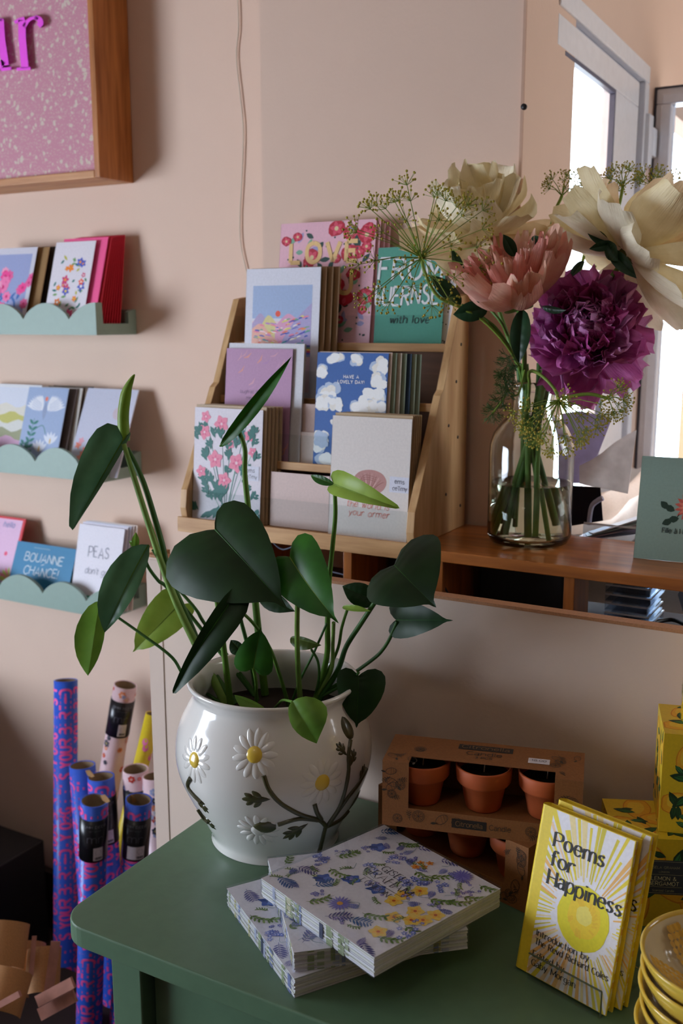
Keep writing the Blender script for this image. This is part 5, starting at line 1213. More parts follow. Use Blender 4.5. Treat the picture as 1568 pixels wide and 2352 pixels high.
# ---------------------------------------------------------------- poem books on a clear easel
def book(label, pos, rz, lean, grp=None, w_=.0976, h_=.156, th=.0125):
    o = thing('poetry_book', label, 'book', pos, group=grp, rot=(-R(lean), 0, R(rz)))
    Mx = o.matrix_basis.copy(); q = random.Random(4)
    yel_ = 'efd234'; bd = M(yel_, .45, 'paper')
    b = MB(); b.box(-w_/2+.006, w_/2, 0, .0018, 0, h_, bd)
    a = Art(b, lambda u, v, e: V((u, -e, v)))
    L_ = -w_/2+.014; R_ = w_/2-.0006; T_ = h_-.0006
    a.rect(L_, R_, .0006, T_, 'f0ecf0')
    cx, cy = .012, h_*.455
    for k in range(76):
        an = 2*PI*k/76+q.uniform(-.02, .02); r0 = q.uniform(.029, .037); r1 = q.uniform(.062, .12); wd_ = q.uniform(.0016, .0036)
        c = q.choice(['f0d838', 'f0d838', 'e3cf3c', 'f6d2a4', 'f4dfa0', 'f2bb6a', 'd9c83a'])
        P = []
        for s_, rr in ((-.35, r0), (-.5, r1), (.5, r1), (.35, r0)):
            P.append((cx+rr*math.cos(an)-s_*wd_*(rr/.05)*math.sin(an), cy+rr*math.sin(an)+s_*wd_*(rr/.05)*math.cos(an)))
        # keep each ray on the cover
        def clip(P):
            for ax_, lim, sg in ((0, L_, 1), (0, R_, -1), (1, .0006, 1), (1, T_, -1)):
                out = []
                for i in range(len(P)):
                    p, n = P[i], P[(i+1) % len(P)]; ip = (p[ax_]-lim)*sg >= 0; inn = (n[ax_]-lim)*sg >= 0
                    if ip: out.append(p)
                    if ip != inn: t = (lim-p[ax_])/(n[ax_]-p[ax_]); out.append((p[0]+(n[0]-p[0])*t, p[1]+(n[1]-p[1])*t))
                P = out
                if not P: return P
            return P
        P = clip(P)
        if len(P) > 2: a.poly(P, c)
    a.ell(cx, cy, .0262, .0290, 'ecdc1e', n=28, jit=.02); a.ell(cx+.001, cy+.002, .0165, .0190, 'f6d22a', n=22, jit=.04); a.ell(cx+.001, cy+.003, .0085, .0085, 'f4e06a', n=16, jit=.08)
    for k in range(16): an = q.uniform(0, 6.28); a.rib([(cx+.010*math.cos(an), cy+.011*math.sin(an)), (cx+.015*math.cos(an+.15), cy+.018*math.sin(an+.15))], .002, 'f2c62a')
    kk = '20211f'
    a.text('Poems', -.029, h_*.785, .0132, kk, w=1.2, serif=True, sp=1.5, wx=.96)
    a.text('for', -.029, h_*.672, .0132, kk, w=1.2, serif=True, sp=1.4)
    a.text('Happiness', -.029, h_*.56, .0132, kk, w=1.2, serif=True, sp=1.4, wx=.92)
    a.text('Introduction by', -.031, h_*.240, .0056, kk, w=1.05, serif=True, sp=1.5, wx=1.0)
    a.text('The Revd Richard Coles', -.031, h_*.188, .0056, kk, w=1.05, serif=True, sp=1.3, wx=.90)
    a.text('Edited by', -.031, h_*.112, .0056, kk, w=1.05, serif=True, sp=1.4)
    a.text('Gaby Morgan', -.031, h_*.060, .0056, kk, w=1.05, serif=True, sp=1.4)
    b.v = [Mx @ v for v in b.v]; b.build('front_cover', o)
    b = MB(); b.box(-w_/2+.006, w_/2, th-.0018, th, 0, h_, bd); b.v = [Mx @ v for v in b.v]; b.build('back_cover', o)
    b = MB(); n = 10; rows = [[V((-w_/2+.004-.0045*math.sin(PI*i/n), th/2-th/2*math.cos(PI*i/n), z)) for i in range(n+1)] for z in (0, h_)]
    b.grid(rows, bd); rows = [[p+V((.0018 if 0 < i < n else .002, 0, 0)) for i, p in enumerate(r_)] for r_ in rows]; b.grid(rows[::-1], bd)
    b.box(-w_/2+.0038, -w_/2+.0064, 0, .0014, 0, h_, bd); b.box(-w_/2+.0038, -w_/2+.0064, th-.0014, th, 0, h_, bd)
    b.v = [Mx @ v for v in b.v]; b.build('spine', o)
    b = MB(); b.box(-w_/2+.004, w_/2-.003, .0020, th-.0020, .003, h_-.003, M('efe6c8', .7, 'paper'))
    for k in range(18):   # striped sprayed edges
        z = .005+(h_-.012)*k/18; b.box(w_/2-.0031, w_/2-.0028, .0022, th-.0022, z, z+.0052, M(['e6cf4a', 'f4efe8', 'e9b86a'][k % 3], .6, 'paper'))
    for k in range(12):
        x = -w_/2+.008+(w_-.016)*k/12; b.box(x, x+.0038, .0022, th-.0022, h_-.0031, h_-.0028, M(['d9c440', 'e6e0e6'][k % 2], .6, 'paper'))
    b.v = [Mx @ v for v in b.v]; b.build('page_block', o)
    return o
bl, br = atz(1180, 2222, TZ0), atz(1390, 2339, TZ0); bd_ = (br-bl).normalized(); bn = V((-bd_.y, bd_.x, 0)); rzb = math.degrees(math.atan2(bd_.y, bd_.x))
c0 = (bl+br)/2+V((0, 0, .0022))
book('front yellow sunburst book lettered Poems for Happiness, leaning on a clear stand', c0, rzb, 13)
book('second copy of the yellow poetry book, directly behind the front one', c0+bn*.0150+bd_*.006+V((0, 0, .0008)), rzb, 13.5)
Me = Matrix.Translation(c0) @ Matrix.Rotation(R(rzb), 4, 'Z')
o = thing('book_easel', 'clear acrylic easel holding the two yellow poetry books on the green table', 'stand', c0-V((0, 0, .0018)), R(rzb))
cl = M('f8fafa', .05, 'pane', refl=.16)
b = MB(); b.box(-.030, .046, -.0048, -.0030, -.0012, .024, cl); b.v = [Me @ v for v in b.v]; b.build('front_lip', o)
b = MB(); b.box(-.030, .046, -.0048, .060, -.0020, -.0012, cl); b.v = [Me @ v for v in b.v]; b.build('base_plate', o)
b = MB(); T = Matrix.Rotation(-R(14), 4, 'X'); b.box(-.030, .046, .0320, .0338, .0, .120, cl, T); b.v = [Me @ v for v in b.v]; b.build('back_plate', o)
b = MB(); eg = M('57604c', .2)
b.box(-.030, .046, -.0049, -.0030, .0240, .0246, eg); b.box(.0458, .0464, -.0049, -.0030, -.0012, .024, eg); b.v = [Me @ v for v in b.v]; b.build('polished_edge', o)
b = MB(); b.tube([tuple(atz(1436, 2206, .762)), tuple(atz(1462, 2222, .760)), tuple(atz(1492, 2234, .758))], .0004, M('b9a36a', .6), 5)
tag(b.place('tag_string', (0, 0, 0)), 'thin pale string lying between the books and the yellow bowls', 'string')

# ---------------------------------------------------------------- citronella candle boxes
def hexx(c): return c
kr = M('8f5c30', .75, 'kraft'); ink = '3f3123'; terra = M('c05e30', .6, 'clay', h2='cc6e3e'); wax = M('3b352c', .35)
def candle_box(label, loc, rz, L_=.205, D_=.070, H_=.072):
    o = thing('candle_box', label, 'box', loc, rz, 'citronella candle gift boxes'); Mx = o.matrix_basis.copy(); t = .0009
    parts = {}
    def pane(name, boxes, art=None, f=None, an=None):
        b = MB()
        for q_ in boxes: b.box(*q_, kr)
        if art: art(Art(b, f))
        b.v = [Mx @ v for v in b.v]; b.build(name, o)
    q = random.Random(int(loc[0]*1000) % 97)
    bw = .028
    def citrus(a, u, v, r_):
        n = 10
        a.rib([(u+r_*math.cos(2*PI*k/14), v+r_*math.sin(2*PI*k/14)) for k in range(15)], .0005, ink); a.rib([(u+r_*.78*math.cos(2*PI*k/14), v+r_*.78*math.sin(2*PI*k/14)) for k in range(15)], .0004, ink)
        for k in range(8): a.rib([(u, v), (u+r_*.75*math.cos(2*PI*k/8), v+r_*.75*math.sin(2*PI*k/8))], .0004, ink)
    def lemon(a, u, v, r_, an):
        P = [(u+r_*(1.25*math.cos(t_)*math.cos(an)-.75*math.sin(t_)*math.sin(an)), v+r_*(1.25*math.cos(t_)*math.sin(an)+.75*math.sin(t_)*math.cos(an))) for t_ in [2*PI*k/14 for k in range(15)]]
        a.rib(P, .0005, ink)
        for k in range(3): a.rib([P[1+k], P[12-k]], .0003, ink)
        a.leaf(u-r_*1.2*math.cos(an), v-r_*1.2*math.sin(an), r_*1.1, r_*.5, an+2.6, ink)
    def motifs(a, u0, u1, v0, v1, n):
        for k in range(n):
            u, v = q.uniform(u0, u1), q.uniform(v0, v1)
            if k % 3 == 0: citrus(a, u, v, q.uniform(.0045, .0065))
            elif k % 3 == 1: lemon(a, u, v, q.uniform(.004, .0065), q.uniform(0, 3))
            else: fern(a, u, v, q.uniform(0, 6.28), .009, ink, 4, .0016)
    def f_front(a):
        motifs(a, .007, bw-.006, .008, H_-.008, 9); motifs(a, L_-bw+.006, L_-.007, .008, H_-.008, 9); motifs(a, bw, .080, .007, .015, 4); motifs(a, .145, L_-bw, .007, .015, 4)
        a.rect(.074, .110, .0065, .0165, '2c2622'); a.text('Citronella', .092, .0090, .0052, '8f6a42', w=.7, align='c', sp=1); a.text('Candle', .113, .0088, .0056, ink, w=.7, sp=1.1)
    def f_top(a):
        motifs(a, .007, .034, .008, D_-.008, 6); motifs(a, L_-.032, L_-.006, .008, D_-.010, 6)
        a.rect(.073, .131, D_*.68, D_*.86, '2c2622'); a.text('Citronella', .102, D_*.72, .0080, '8f6a42', w=.7, align='c', sp=1.3, wx=1.1); a.text('Candle', .102, D_*.50, .0085, ink, w=.7, align='c', sp=1.2, wx=1.1); a.text('3 PCS', .102, D_*.385, .0046, ink, w=1.2, align='c')
    pane('front_panel', [(0, bw, 0, t, 0, H_), (L_-bw, L_, 0, t, 0, H_), (bw, L_-bw, 0, t, 0, .022)], f_front, lambda u, v, e: V((u, -e, v)))
    pane('top_panel', [(0, L_, D_*.24, D_, H_, H_+t), (0, bw, 0, D_*.24, H_, H_+t), (L_-bw, L_, 0, D_*.24, H_, H_+t)], f_top, lambda u, v, e: V((u, v, H_+t+e)))
    pane('back_panel', [(0, L_, D_-t, D_, 0, H_)]); pane('base_panel', [(t, L_-t, t, D_-t, 0, t)])
    pane('end_panel', [(0, t, t, D_-t, t, H_)], lambda a: motifs(a, .008, D_-.008, .008, H_-.008, 8), lambda u, v, e: V((-e, D_-u, v)))
    pane('end_panel', [(L_-t, L_, t, D_-t, t, H_)], lambda a: motifs(a, .008, D_-.008, .008, H_-.008, 8), lambda u, v, e: V((L_+e, u, v)))
    pane('tray_insert', [(t, L_-t, t, D_-t, .016, .0165)])
    pots = []
    for k in range(3):
        p = Mx @ V((.037+k*.0655, D_*.50, .0170)); kk = ['left', 'middle', 'right'][k]
        w2 = thing('terracotta_candle', 'terracotta pot candle, %s one in the %s' % (kk, 'upper kraft box' if loc[2] > .8 else 'lower kraft box'), 'candle', p, group='terracotta pot candles')
        b = MB(); b.lathe([(0, 0), (.0175, 0), (.0188, .002), (.0238, .028), (.0268, .0285), (.0286, .031), (.0300, .046), (.0292, .0475), (.0272, .047), (.0262, .042), (.0262, .038)], p, terra, 40); b.build('pot', w2)
        b = MB(); b.lathe([(.0264, .0385), (.02, .0378), (0, .0385)], p, wax, 32); b.build('wax', w2)
        b = MB(); b.tube([tuple(p+V((0, 0, .0385))), tuple(p+V((.001, 0, .050)))], .0007, M('cfc6b4', .8), 5); b.build('wick', w2)
    return o
kA = atz(878, 1754, .892); kB = atz(1340, 1812, .892)
ka = math.atan2((kB-kA).y, (kB-kA).x); 
ka = R(15)
ktop = candle_box('upper kraft citronella candle box with a price sticker, front window showing pots', (kA.x, kA.y, .8232), ka)
lb = atz(1208, 2100, TZ0); ka2 = R(-15)
candle_box('lower kraft citronella candle box, half hidden by napkins and books', (lb.x-.205*math.cos(ka2), lb.y-.205*math.sin(ka2), TZ0+.0005), ka2)
# price sticker on the upper box
Mk = ktop.matrix_basis
b = MB(); b.box(.148, .170, .030, .042, .0733, .0736, M('e8e4ee', .5, 'paper')); a = Art(b, lambda u, v, e: V((u, v, .0736+e))); a.text('18.00', .159, .0335, .0048, '5a5a66', w=.8, align='c')
b.v = [Mk @ v for v in b.v]; b.build('price_sticker', ktop)['label'] = 'white price sticker'

# ---------------------------------------------------------------- lemon boxes and glass candle
def lemon_art(a, w_, h_, seed, label=True, lab=None):
    q = random.Random(seed)
    def cl_(x, lo, hi): return max(lo, min(hi, x))
    for k in range(5):
        u, v = [(.2, .3), (.75, .25), (.30, .78), (.8, .75), (.5, .5)][k]; u *= w_; v *= h_; r_ = min(.017, w_*.17)
        an = q.uniform(0, 3); P = []
        for t_ in range(20):
            th = 2*PI*t_/20; rr = r_*(1+.28*abs(math.cos(th))**6); x, y = rr*1.15*math.cos(th), rr*.85*math.sin(th)
            P.append((cl_(u+x*math.cos(an)-y*math.sin(an), .001, w_-.001), cl_(v+x*math.sin(an)+y*math.cos(an), .001, h_-.001)))
        a.poly(P, 'd98a1e'); cx, cy = sum(p[0] for p in P)/20, sum(p[1] for p in P)/20
        a.poly([(cx+(p[0]-cx)*.92, cy+(p[1]-cy)*.92) for p in P], 'eeb02c'); a.poly([(cx+(p[0]-cx)*.6-.001, cy+(p[1]-cy)*.6+.002) for p in P], 'f2c83e')
    for k in range(16):
        u, v = q.uniform(.12, .88)*w_, q.uniform(.1, .9)*h_; an = q.uniform(0, 6.28); L_ = q.uniform(.014, .026)
        L_ = min(L_, min(u, w_-u, v, h_-v)+.002) if q.random() < .7 else min(L_, min(u, w_-u, v, h_-v))
        if L_ < .005: continue
        a.leaf(u, v, L_, L_*.42, an, '1d3a20'); a.leaf(u, v, L_*.8, L_*.25, an+.04, q.choice(['2f6a34', '3f7d48', '27502a'])); a.rib([(u, v), (u+L_*.9*math.cos(an), v+L_*.9*math.sin(an))], .0005, '16301a')
    if lab:
        u0, u1, v0, v1 = lab; a.rect(u0, u1, v0, v1, '3a3d45'); a.rib([(u0+.0015, v0+.0015), (u1-.0015, v0+.0015), (u1-.0015, v1-.0015), (u0+.0015, v1-.0015), (u0+.0015, v0+.0015)], .0004, 'b9b48a')
        m_ = (u0+u1)/2; H_ = v1-v0
        a.text('GISELA GRAHAM', m_, v0+H_*.76, .0026, 'b9b48a', w=.6, align='c'); a.text('LONDON', m_, v0+H_*.64, .0018, 'b9b48a', w=.6, align='c')
        a.rib([(u0+.005, v0+H_*.58), (u1-.005, v0+H_*.58)], .0003, 'b9b48a'); a.text('LEMON &', m_, v0+H_*.42, .0040, 'e0d8a8', w=.8, align='c'); a.text('BERGAMOT', m_, v0+H_*.27, .0040, 'e0d8a8', w=.8, align='c')
        a.rib([(u0+.005, v0+H_*.22), (u1-.005, v0+H_*.22)], .0003, 'b9b48a'); a.text('Scented Candle', m_, v0+H_*.09, .0022, 'b9b48a', w=.6, align='c', sp=1.2)
def lemon_box(label, loc, rz, w_, d_, h_, lab, seed):
    b = MB(); b.box(0, w_, 0, d_, 0, h_, M('e3c02c', .4, 'paper'))
    lemon_art(Art(b, lambda u, v, e: V((u, -e, v))), w_, h_, seed, lab=lab)
    lemon_art(Art(b, lambda u, v, e: V((u, v, h_+e))), w_, d_, seed+1); lemon_art(Art(b, lambda u, v, e: V((-e, d_-u, v))), d_, h_, seed+2); lemon_art(Art(b, lambda u, v, e: V((w_+e, u, v))), d_, h_, seed+3)
    return tag(b.place('candle_carton', loc, (0, 0, rz), bevel=0), label, 'box', 'lemon patterned candle cartons')
lemon_box('lower lemon patterned carton behind the books, dark label reading LEMON & BERGAMOT', (-.211, .930, TZ0+.0004), R(24), .110, .082, .0955, (.026, .072, .036, .073), 5)
lemon_box('upper lemon patterned carton standing upright on the lower one', (-.1765, .9615, TZ0+.0964), R(16), .084, .080, .104, (.034, .078, .040, .080), 31)
gx = aty(1558, 1640, 1.0)
gc = V((-.1765+.042*math.cos(R(16))-.0*0+.012, 1.012, TZ0+.2008))
gc = V((aty(1556, 1680, 1.012).x+.0405, 1.012, TZ0+.2008))
o = thing('glass_candle', 'lemon patterned glass candle jar standing on the upper lemon carton', 'candle', gc)
b = MB(); b.lathe([(0, 0), (.036, 0), (.0385, .003), (.0385, .094), (.0372, .0955), (.036, .094), (.036, .08)], gc, M('e3bf2c', .12, 'glaze', coat=.8), 48)
def gmap(u, v, e): th = R(250)+u/.0385; return V((gc.x+(.0386+e)*math.cos(th), gc.y+(.0386+e)*math.sin(th), gc.z+v))
a = Art(b, gmap); q = random.Random(5)
for k in range(34):
    u = -.10+.24*q.random(); v = q.uniform(.006, .07); an = q.uniform(.6, 2.4); c = q.choice(['2b5f38', '3b8a78', '20402a', '1d3a20'])
    a.rib([(u, v), (u+.009*math.cos(an), v+.009*math.sin(an)), (u+.018*math.cos(an+.3), v+.018*math.sin(an+.3))], .005, c, True)
for k in range(9):
    u = -.09+.024*k; v = .014 if k % 2 else .055; a.ell(u, v, .006, .007, 'd9861e', n=10); a.ell(u+.001, v+.001, .0045, .0055, 'efa93a', n=10)
b.build('jar', o)
b = MB(); b.lathe([(.0358, .080), (.0, .080)], gc, M('efe4c2', .4), 32); b.build('wax', o)
b = MB(); rr = [(.0372+.0012*math.cos(t), .0955+.0012*math.sin(t)) for t in [2*PI*k/8 for k in range(9)]]; b.lathe(rr, gc, M('d9dfdc', .05, 'glass'), 48); b.build('rim', o)

# ---------------------------------------------------------------- stack of yellow bowls
bc = atz(1664, 2186, .858)
bz = TZ0+.0004
yb = M('e3c04c', .16, 'glaze', coat=.7, h2='efd884', var=.10); yin = M('e9dcb4', .16, 'glaze', coat=.7, var=.06)
def bowl(label, c, z, tilt, art=False):
    o = thing('yellow_bowl', label, 'bowl', (c.x, c.y, z), group='stacked yellow bowls', rot=(R(tilt[0]), R(tilt[1]), 0)); Mx = o.matrix_basis.copy()
    b = MB(); n = 56
    out = [(0, 0), (.026, 0), (.030, .002), (.043, .009), (.054, .020), (.0605, .031), (.0630, .0375), (.0630, .0395), (.0612, .0400)]
    inn = [(.0595, .037), (.053, .024), (.042, .013), (.026, .0065), (0, .0055)]
    b.lathe(catmull(out, 3)+catmull(inn, 3), (0, 0, 0), yb, n, mats=lambda i, j: yb if i < 25 else yin)
    if art:
        prof = catmull(inn, 3)
        def bmap(u, v, e):
            r_ = math.hypot(u, v); zz = .0055+.0315*(min(r_, .0595)/.0595)**2.2; return V((u, v, zz+.0006+e))
        a = Art(b, bmap)
        for k in range(6):
            an = R(60*k+85); cx, cy = .036*math.cos(an), .036*math.sin(an)
            for ring_ in range(9):
                for m_ in range(5):
                    t = (ring_-4)/4.6; s_ = (m_-2)/2.4*(1-t*t)**.5 if abs(t) < 1 else 0
                    x, y = cx+t*.020*math.cos(an)-s_*.012*math.sin(an), cy+t*.020*math.sin(an)+s_*.012*math.cos(an)
                    a.ell(x, y, .0024, .0024, ['c99a1e', 'd9aa2c'][(m_+ring_) % 2], n=7)
    b.v = [Mx @ v for v in b.v]; return b.build('bowl_body', o)
names = ['bottom', 'second from bottom', 'third from bottom', 'fourth from bottom', 'fifth from bottom', 'top']
for k in range(5):
    cc = bc+V(((-.002, .001, -.001, .0005, 0)[k], (0, -.001, .001, 0, 0)[k], 0)); bowl('glossy yellow glazed bowl, %s of the stack of five' % (names[k] if k < 4 else 'the uppermost'), cc, bz+.0165*k, ((0, -.5), (-.5, .5), (.5, 0), (0, -.5), (1, -1))[k], k == 4)

# ---------------------------------------------------------------- wrapping paper rolls
def atd(x, y, d): return CAM+ray(x, y)*d
BLU, PNK = '2f62dc', 'ff5cae'
def roll(label, top, dt, bot, db, kind, seed=0, band=None, rad=.0245, phase=0):
    T, B = atd(top[0], top[1], dt), atd(bot[0], bot[1], db); B = T+(B-T)*((FZ+.022-T.z)/(B.z-T.z)) if kind != 'y' else B; ax = (T-B).normalized(); L_ = (T-B).length
    o = thing('wrapping_paper_roll', label, 'wrapping paper', B, group=None)
    view = (CAM-T).normalized(); n = (view-ax*view.dot(ax)).normalized(); s = n.cross(ax)   # s points screen left or right
    q = random.Random(seed)
    base = {'b': BLU, 'f': 'e9c9cf', 'y': 'e9cf2e'}[kind]
    b = MB(); b.lathe([(rad, 0), (rad, L_), (rad-.0022, L_), (rad-.0022, 0.0)], B, M(base, .35, 'paper'), 40, axis=ax)
    def f(u, v, e):   # u runs up the roll, v round it (0 faces the camera)
        an = v/rad; return B+ax*u+(n*math.cos(an)+s*math.sin(an))*(rad+.0002+e)
    a = Art(b, f)
    if kind == 'b':
        for c_ in range(-2, 3):
            v = c_*2*PI*rad/5+phase; off = q.uniform(0, .1); u = .01-off
            words = ["OMG", "IT'S", "YOUR", "BIRTHDAY"]; k = q.randint(0, 3)
            while u < L_-.02:
                w_ = words[k % 4]; k += 1; wl_ = len(w_)*.0160
                x = u
                for ch in w_:
                    ad, st_ = G[ch]; sc_ = .0108/max(ad, 3.2)
                    if .003 < x < L_-.016:
                        e0 = a.e
                        for kd, P in st_:
                            Q = catmull(P, 4) if kd == 'c' else ([P[0], ((P[0][0]+P[1][0])/2, (P[0][1]+P[1][1])/2), P[1]] if len(P) == 2 else P)
                            a.e = e0+(len(Q) % 3)*.00001
                            a.rib([(x+p[0]*sc_, v-.0115+p[1]*.0235/7) for p in Q], .0050, PNK)
                        a.e = e0
                    x += .0160
                u += wl_+.008
    elif kind == 'f':
        for k in range(150):
            u, v = q.uniform(.006, L_-.006), q.uniform(-.07, .07); c = q.choice(['d8402e', 'e06a4a', '7f8ac4', 'e8e4f0', 'a9b4dc', 'e88a5a', '3a3a4a', 'e8b4b0'])
            a.flower(u, v, q.uniform(.004, .009), c, 6, q.choice(['2c2a36', 'f0d060', 'f4efe8']), q.uniform(0, 6), pw=.8)
    else:
        for k in range(40): u, v = q.uniform(.006, L_-.006), q.uniform(-.07, .07); a.ell(u, v, .008, .006, q.choice(['ff4fa8', 'f2de50', 'ff7fc0']), n=9)
    b.build('printed_paper', o)
    b = MB(); b.lathe([(rad-.0023, 0), (rad-.0023, L_-.001), (rad-.0034, L_-.001), (rad-.0034, 0)], B, M('8a7458', .8, 'kraft'), 32, axis=ax); b.build('card_core', o)
    if band:
        u0, u1, side = band; b = MB()
        b.lathe([(rad+.0002, L_-u1), (rad+.0012, L_-u1), (rad+.0012, L_-u0), (rad+.0002, L_-u0)], B, M('17161c', .28, 'paper', coat=.4) if False else M('17161c', .28), 40, axis=ax)
        a = Art(b, lambda u, v, e: f(u, v, e+.0012)); ub = L_-u1
        def tx(t, v, h_, col, w_=.8): a.text(t, 0, 0, h_, col, w=w_)
        g_ = Art(b, lambda u, v, e: f(v, -u if side > 0 else -u, e+.0012))
        # text runs round the roll: u = across, v = up
        g_.text('OHH DEER', .002*side, L_-u0-.014, .0052, '8a8890', w=.7, align='c', sp=2); g_.text('GIFT WRAP', .002*side, L_-u0-.021, .0026, '6e6c74', w=.7, align='c')
        g_.text('mr', .002*side, L_-u0-.044, .016, '55535c', w=.5, align='c'); g_.rib([(-.012, L_-u0-.055), (.014, L_-u0-.055)], .0006, '77757e')
        v0, v1 = L_-u1+.004, L_-u1+.030
        ua, ub_ = (.000, .0165) if side > 0 else (-.014, .0165); g_.rib([(ua+(ub_-ua)*k/8, (v0+v1)/2) for k in range(9)], v1-v0, 'd9cfd9')
        g_.rib([(.0085+.005*math.cos(t), (v0+v1)/2+.003+.005*math.sin(t)) for t in [2*PI*k/12 for k in range(13)]], .0005, '8a8494')
        for k in range(9): g_.rect(.003+.0013*k, .0037+.0013*k+.0003*(k % 3), v0+.002, v0+.007, '3a3842')
        b.build('paper_band', o)['label'] = 'black paper band'
    return o
roll('tallest blue and pink lettered wrapping roll, leftmost against the wall', (151, 1562), 2.12, (150, 2230), 2.12, 'b', 1)
roll('blue and pink lettered roll just right of the tallest roll, leaning away', (189, 1757), 1.98, (228, 2330), 2.04, 'b', 2, rad=.0255)
roll('blue and pink roll with a torn brown rim, between two others at back', (232, 1783), 1.93, (268, 2330), 2.00, 'b', 3, band=(.036, .13, 1), rad=.0255)
roll('blue and pink lettered roll with black band, frontmost left of the table', (217, 1838), 1.80, (205, 2330), 1.92, 'b', 4, band=(.028, .112, 1), rad=.0245, phase=.004)
roll('floral wrapping roll with black band, the tall one leaning right', (288, 1573), 2.06, (214, 2010), 2.15, 'f', 5, band=(.030, .108, 1), rad=.0235)
roll('short floral wrapping roll with open end beside the cream screen', (311, 1766), 1.93, (335, 2330), 2.04, 'f', 6, rad=.0245, band=(.036, .11, 1))
roll('blue and pink roll with black band nearest the cream screen', (319, 1836), 1.82, (282, 2330), 1.93, 'b', 7, band=(.030, .112, -1), rad=.0240, phase=.006)
roll('floral roll mostly hidden behind the edge of the cream screen', (356, 1782), 1.90, (385, 2330), 1.96, 'f', 8, rad=.0235)
roll('yellow wrapping roll with pink spots leaning behind the other rolls', (352, 1640), 2.05, (268, 1990), 2.08, 'y', 9, rad=.016)
# torn brown paper flaps inside the rims
for i, (x, y, d) in enumerate(((205, 1775, 1.925), (240, 1832, 1.79), (302, 1832, 1.83))):
    b = MB(); p = atd(x, y, d); k = M('b98d5c', .8, 'kraft'); s = .010
    b.grid([[p+V((-s, 0, .002)), p+V((0, .001, .005)), p+V((s*.8, 0, .001))], [p+V((-s*.7, .002, -.008)), p+V((.001, .004, -.012)), p+V((s, .003, -.006))]], k)
    b.grid([[q_+V((0, .0008, 0)) for q_ in r_] for r_ in [[p+V((s*.8, 0, .001)), p+V((0, .001, .005)), p+V((-s, 0, .002))], [p+V((s, .003, -.006)), p+V((.001, .004, -.012)), p+V((-s*.7, .002, -.008))]]], k)
    tag(b.place('tape_scrap', (0, 0, 0)), ['brown tape scrap on the rim of the back blue roll', 'brown tape scrap inside the rim of the frontmost blue roll', 'brown tape scrap inside the rim of the roll by the screen'][i], 'tape')

# ---------------------------------------------------------------- crate of kraft stock in the corner
o = thing('storage_crate', 'dark wooden crate in the shaded corner holding kraft paper and the rolls', 'crate', (-1.5, 1.25, FZ))
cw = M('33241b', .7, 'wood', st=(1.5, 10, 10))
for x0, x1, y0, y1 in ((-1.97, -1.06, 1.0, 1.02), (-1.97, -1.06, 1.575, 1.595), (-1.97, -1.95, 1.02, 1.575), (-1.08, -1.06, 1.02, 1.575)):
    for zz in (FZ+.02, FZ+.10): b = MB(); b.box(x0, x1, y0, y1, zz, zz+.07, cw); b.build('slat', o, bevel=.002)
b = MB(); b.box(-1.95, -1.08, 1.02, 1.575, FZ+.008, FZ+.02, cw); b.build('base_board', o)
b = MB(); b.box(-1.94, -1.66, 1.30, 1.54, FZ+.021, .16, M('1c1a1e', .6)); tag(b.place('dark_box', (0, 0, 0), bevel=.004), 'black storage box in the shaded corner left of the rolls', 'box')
kf = M('c08a58', .7, 'kraft', h2='cf9d6c')
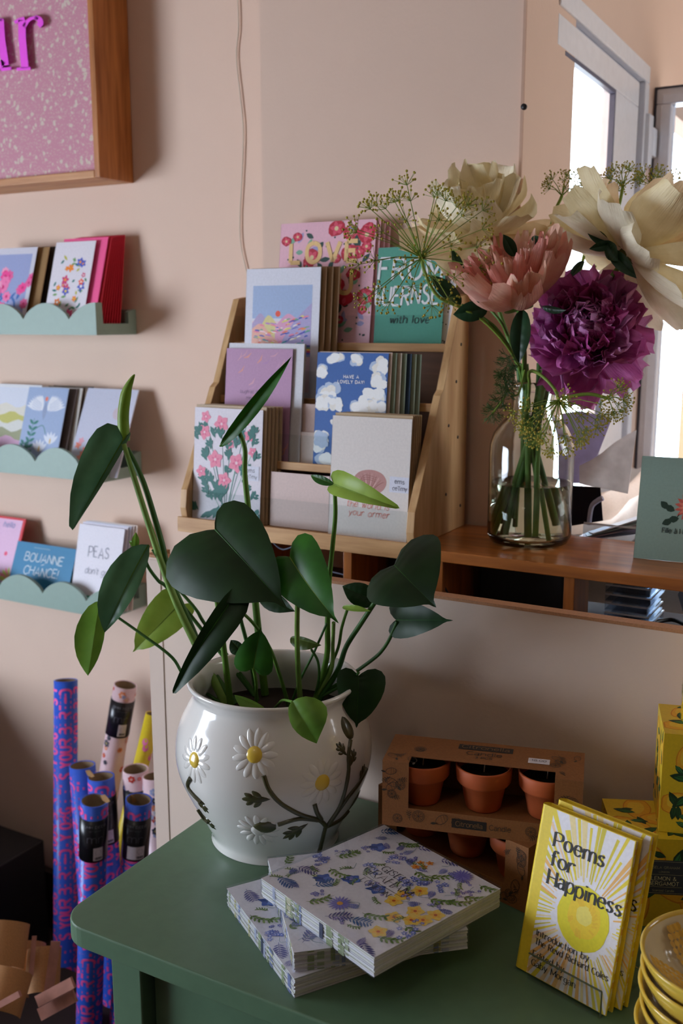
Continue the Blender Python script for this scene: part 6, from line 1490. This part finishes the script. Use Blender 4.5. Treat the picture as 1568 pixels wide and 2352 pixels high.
def curl(label, top, bot, d, rad, a0, a1, grp='loose kraft paper curls'):
    T, B = atd(*top, d), atd(*bot, d-.04); ax = (T-B).normalized(); n = (CAM-T).normalized(); n = (n-ax*n.dot(ax)).normalized(); s = n.cross(ax)
    rows = []
    for L_ in (0, .33, .66, 1):
        rows.append([B+(T-B)*L_+(n*math.cos(a)+s*math.sin(a))*rad*(1+.12*i/14) for i, a in enumerate([R(a0+(a1-a0)*k/14) for k in range(15)])])
    b = MB(); b.grid(rows, kf); b.grid([[p*1.0-(p-(B+T)/2)*.0+V((0, 0, .0)) - (p-B-(T-B)*((p-B).dot(T-B)/(T-B).length_squared)).normalized()*.0012 for p in r_][::-1] for r_ in rows], kf)
    return tag(b.place('kraft_curl', (0, 0, 0)), label, 'paper', grp)
curl('curled kraft sheet standing upright, widest in the dark corner', (58, 2172), (52, 2268), 1.80, .036, -100, 140)
curl('smaller curled kraft sheet right of the widest one', (104, 2180), (98, 2285), 1.76, .028, -80, 130)
curl('bright bent kraft sheet at the left edge of the picture', (8, 2128), (-8, 2230), 1.74, .050, -60, 110)
curl('flatter kraft sheet low at the left edge of the picture', (20, 2232), (-10, 2330), 1.68, .040, -90, 90)
def lath(label, p, q_, d0, d1, wd_, th=.004):
    A, B = atd(*p, d0), atd(*q_, d1); ax = (B-A).normalized(); n = (CAM-A).normalized(); n = (n-ax*n.dot(ax)).normalized(); s = n.cross(ax); b = MB(); mt = M('b98072', .55, 'wood', st=(8, 8, 8))
    c = [A+s*wd_*x+n*th*y for x, y in ((-.5, -1), (.5, -1), (.5, 1), (-.5, 1))]; e = [v+(B-A) for v in c]
    for f_ in ((c[0], c[1], c[2], c[3]), (e[3], e[2], e[1], e[0]), (c[0], e[0], e[1], c[1]), (c[1], e[1], e[2], c[2]), (c[2], e[2], e[3], c[3]), (c[3], e[3], e[0], c[0])): b.face(f_, mt)
    return tag(b.place('wooden_lath', (0, 0, 0)), label, 'wood strip', 'thin laths in the dark corner')
lath('short upright lath at far left of the dark corner', (22, 2205), (18, 2275), 1.70, 1.68, .007)
lath('thin upright lath between the two kraft curls', (79, 2150), (71, 2242), 1.72, 1.70, .008)
lath('rightmost upright lath, beside the tallest blue roll', (128, 2162), (112, 2276), 1.72, 1.70, .016)
lath('slanting lath lying across the crate in front', (168, 2256), (86, 2300), 1.62, 1.62, .018)
lath('lower slanting lath under the front one', (172, 2286), (92, 2330), 1.63, 1.63, .020)
lath('long pale lath at the bottom left corner of the picture', (46, 2282), (-20, 2318), 1.60, 1.60, .010)
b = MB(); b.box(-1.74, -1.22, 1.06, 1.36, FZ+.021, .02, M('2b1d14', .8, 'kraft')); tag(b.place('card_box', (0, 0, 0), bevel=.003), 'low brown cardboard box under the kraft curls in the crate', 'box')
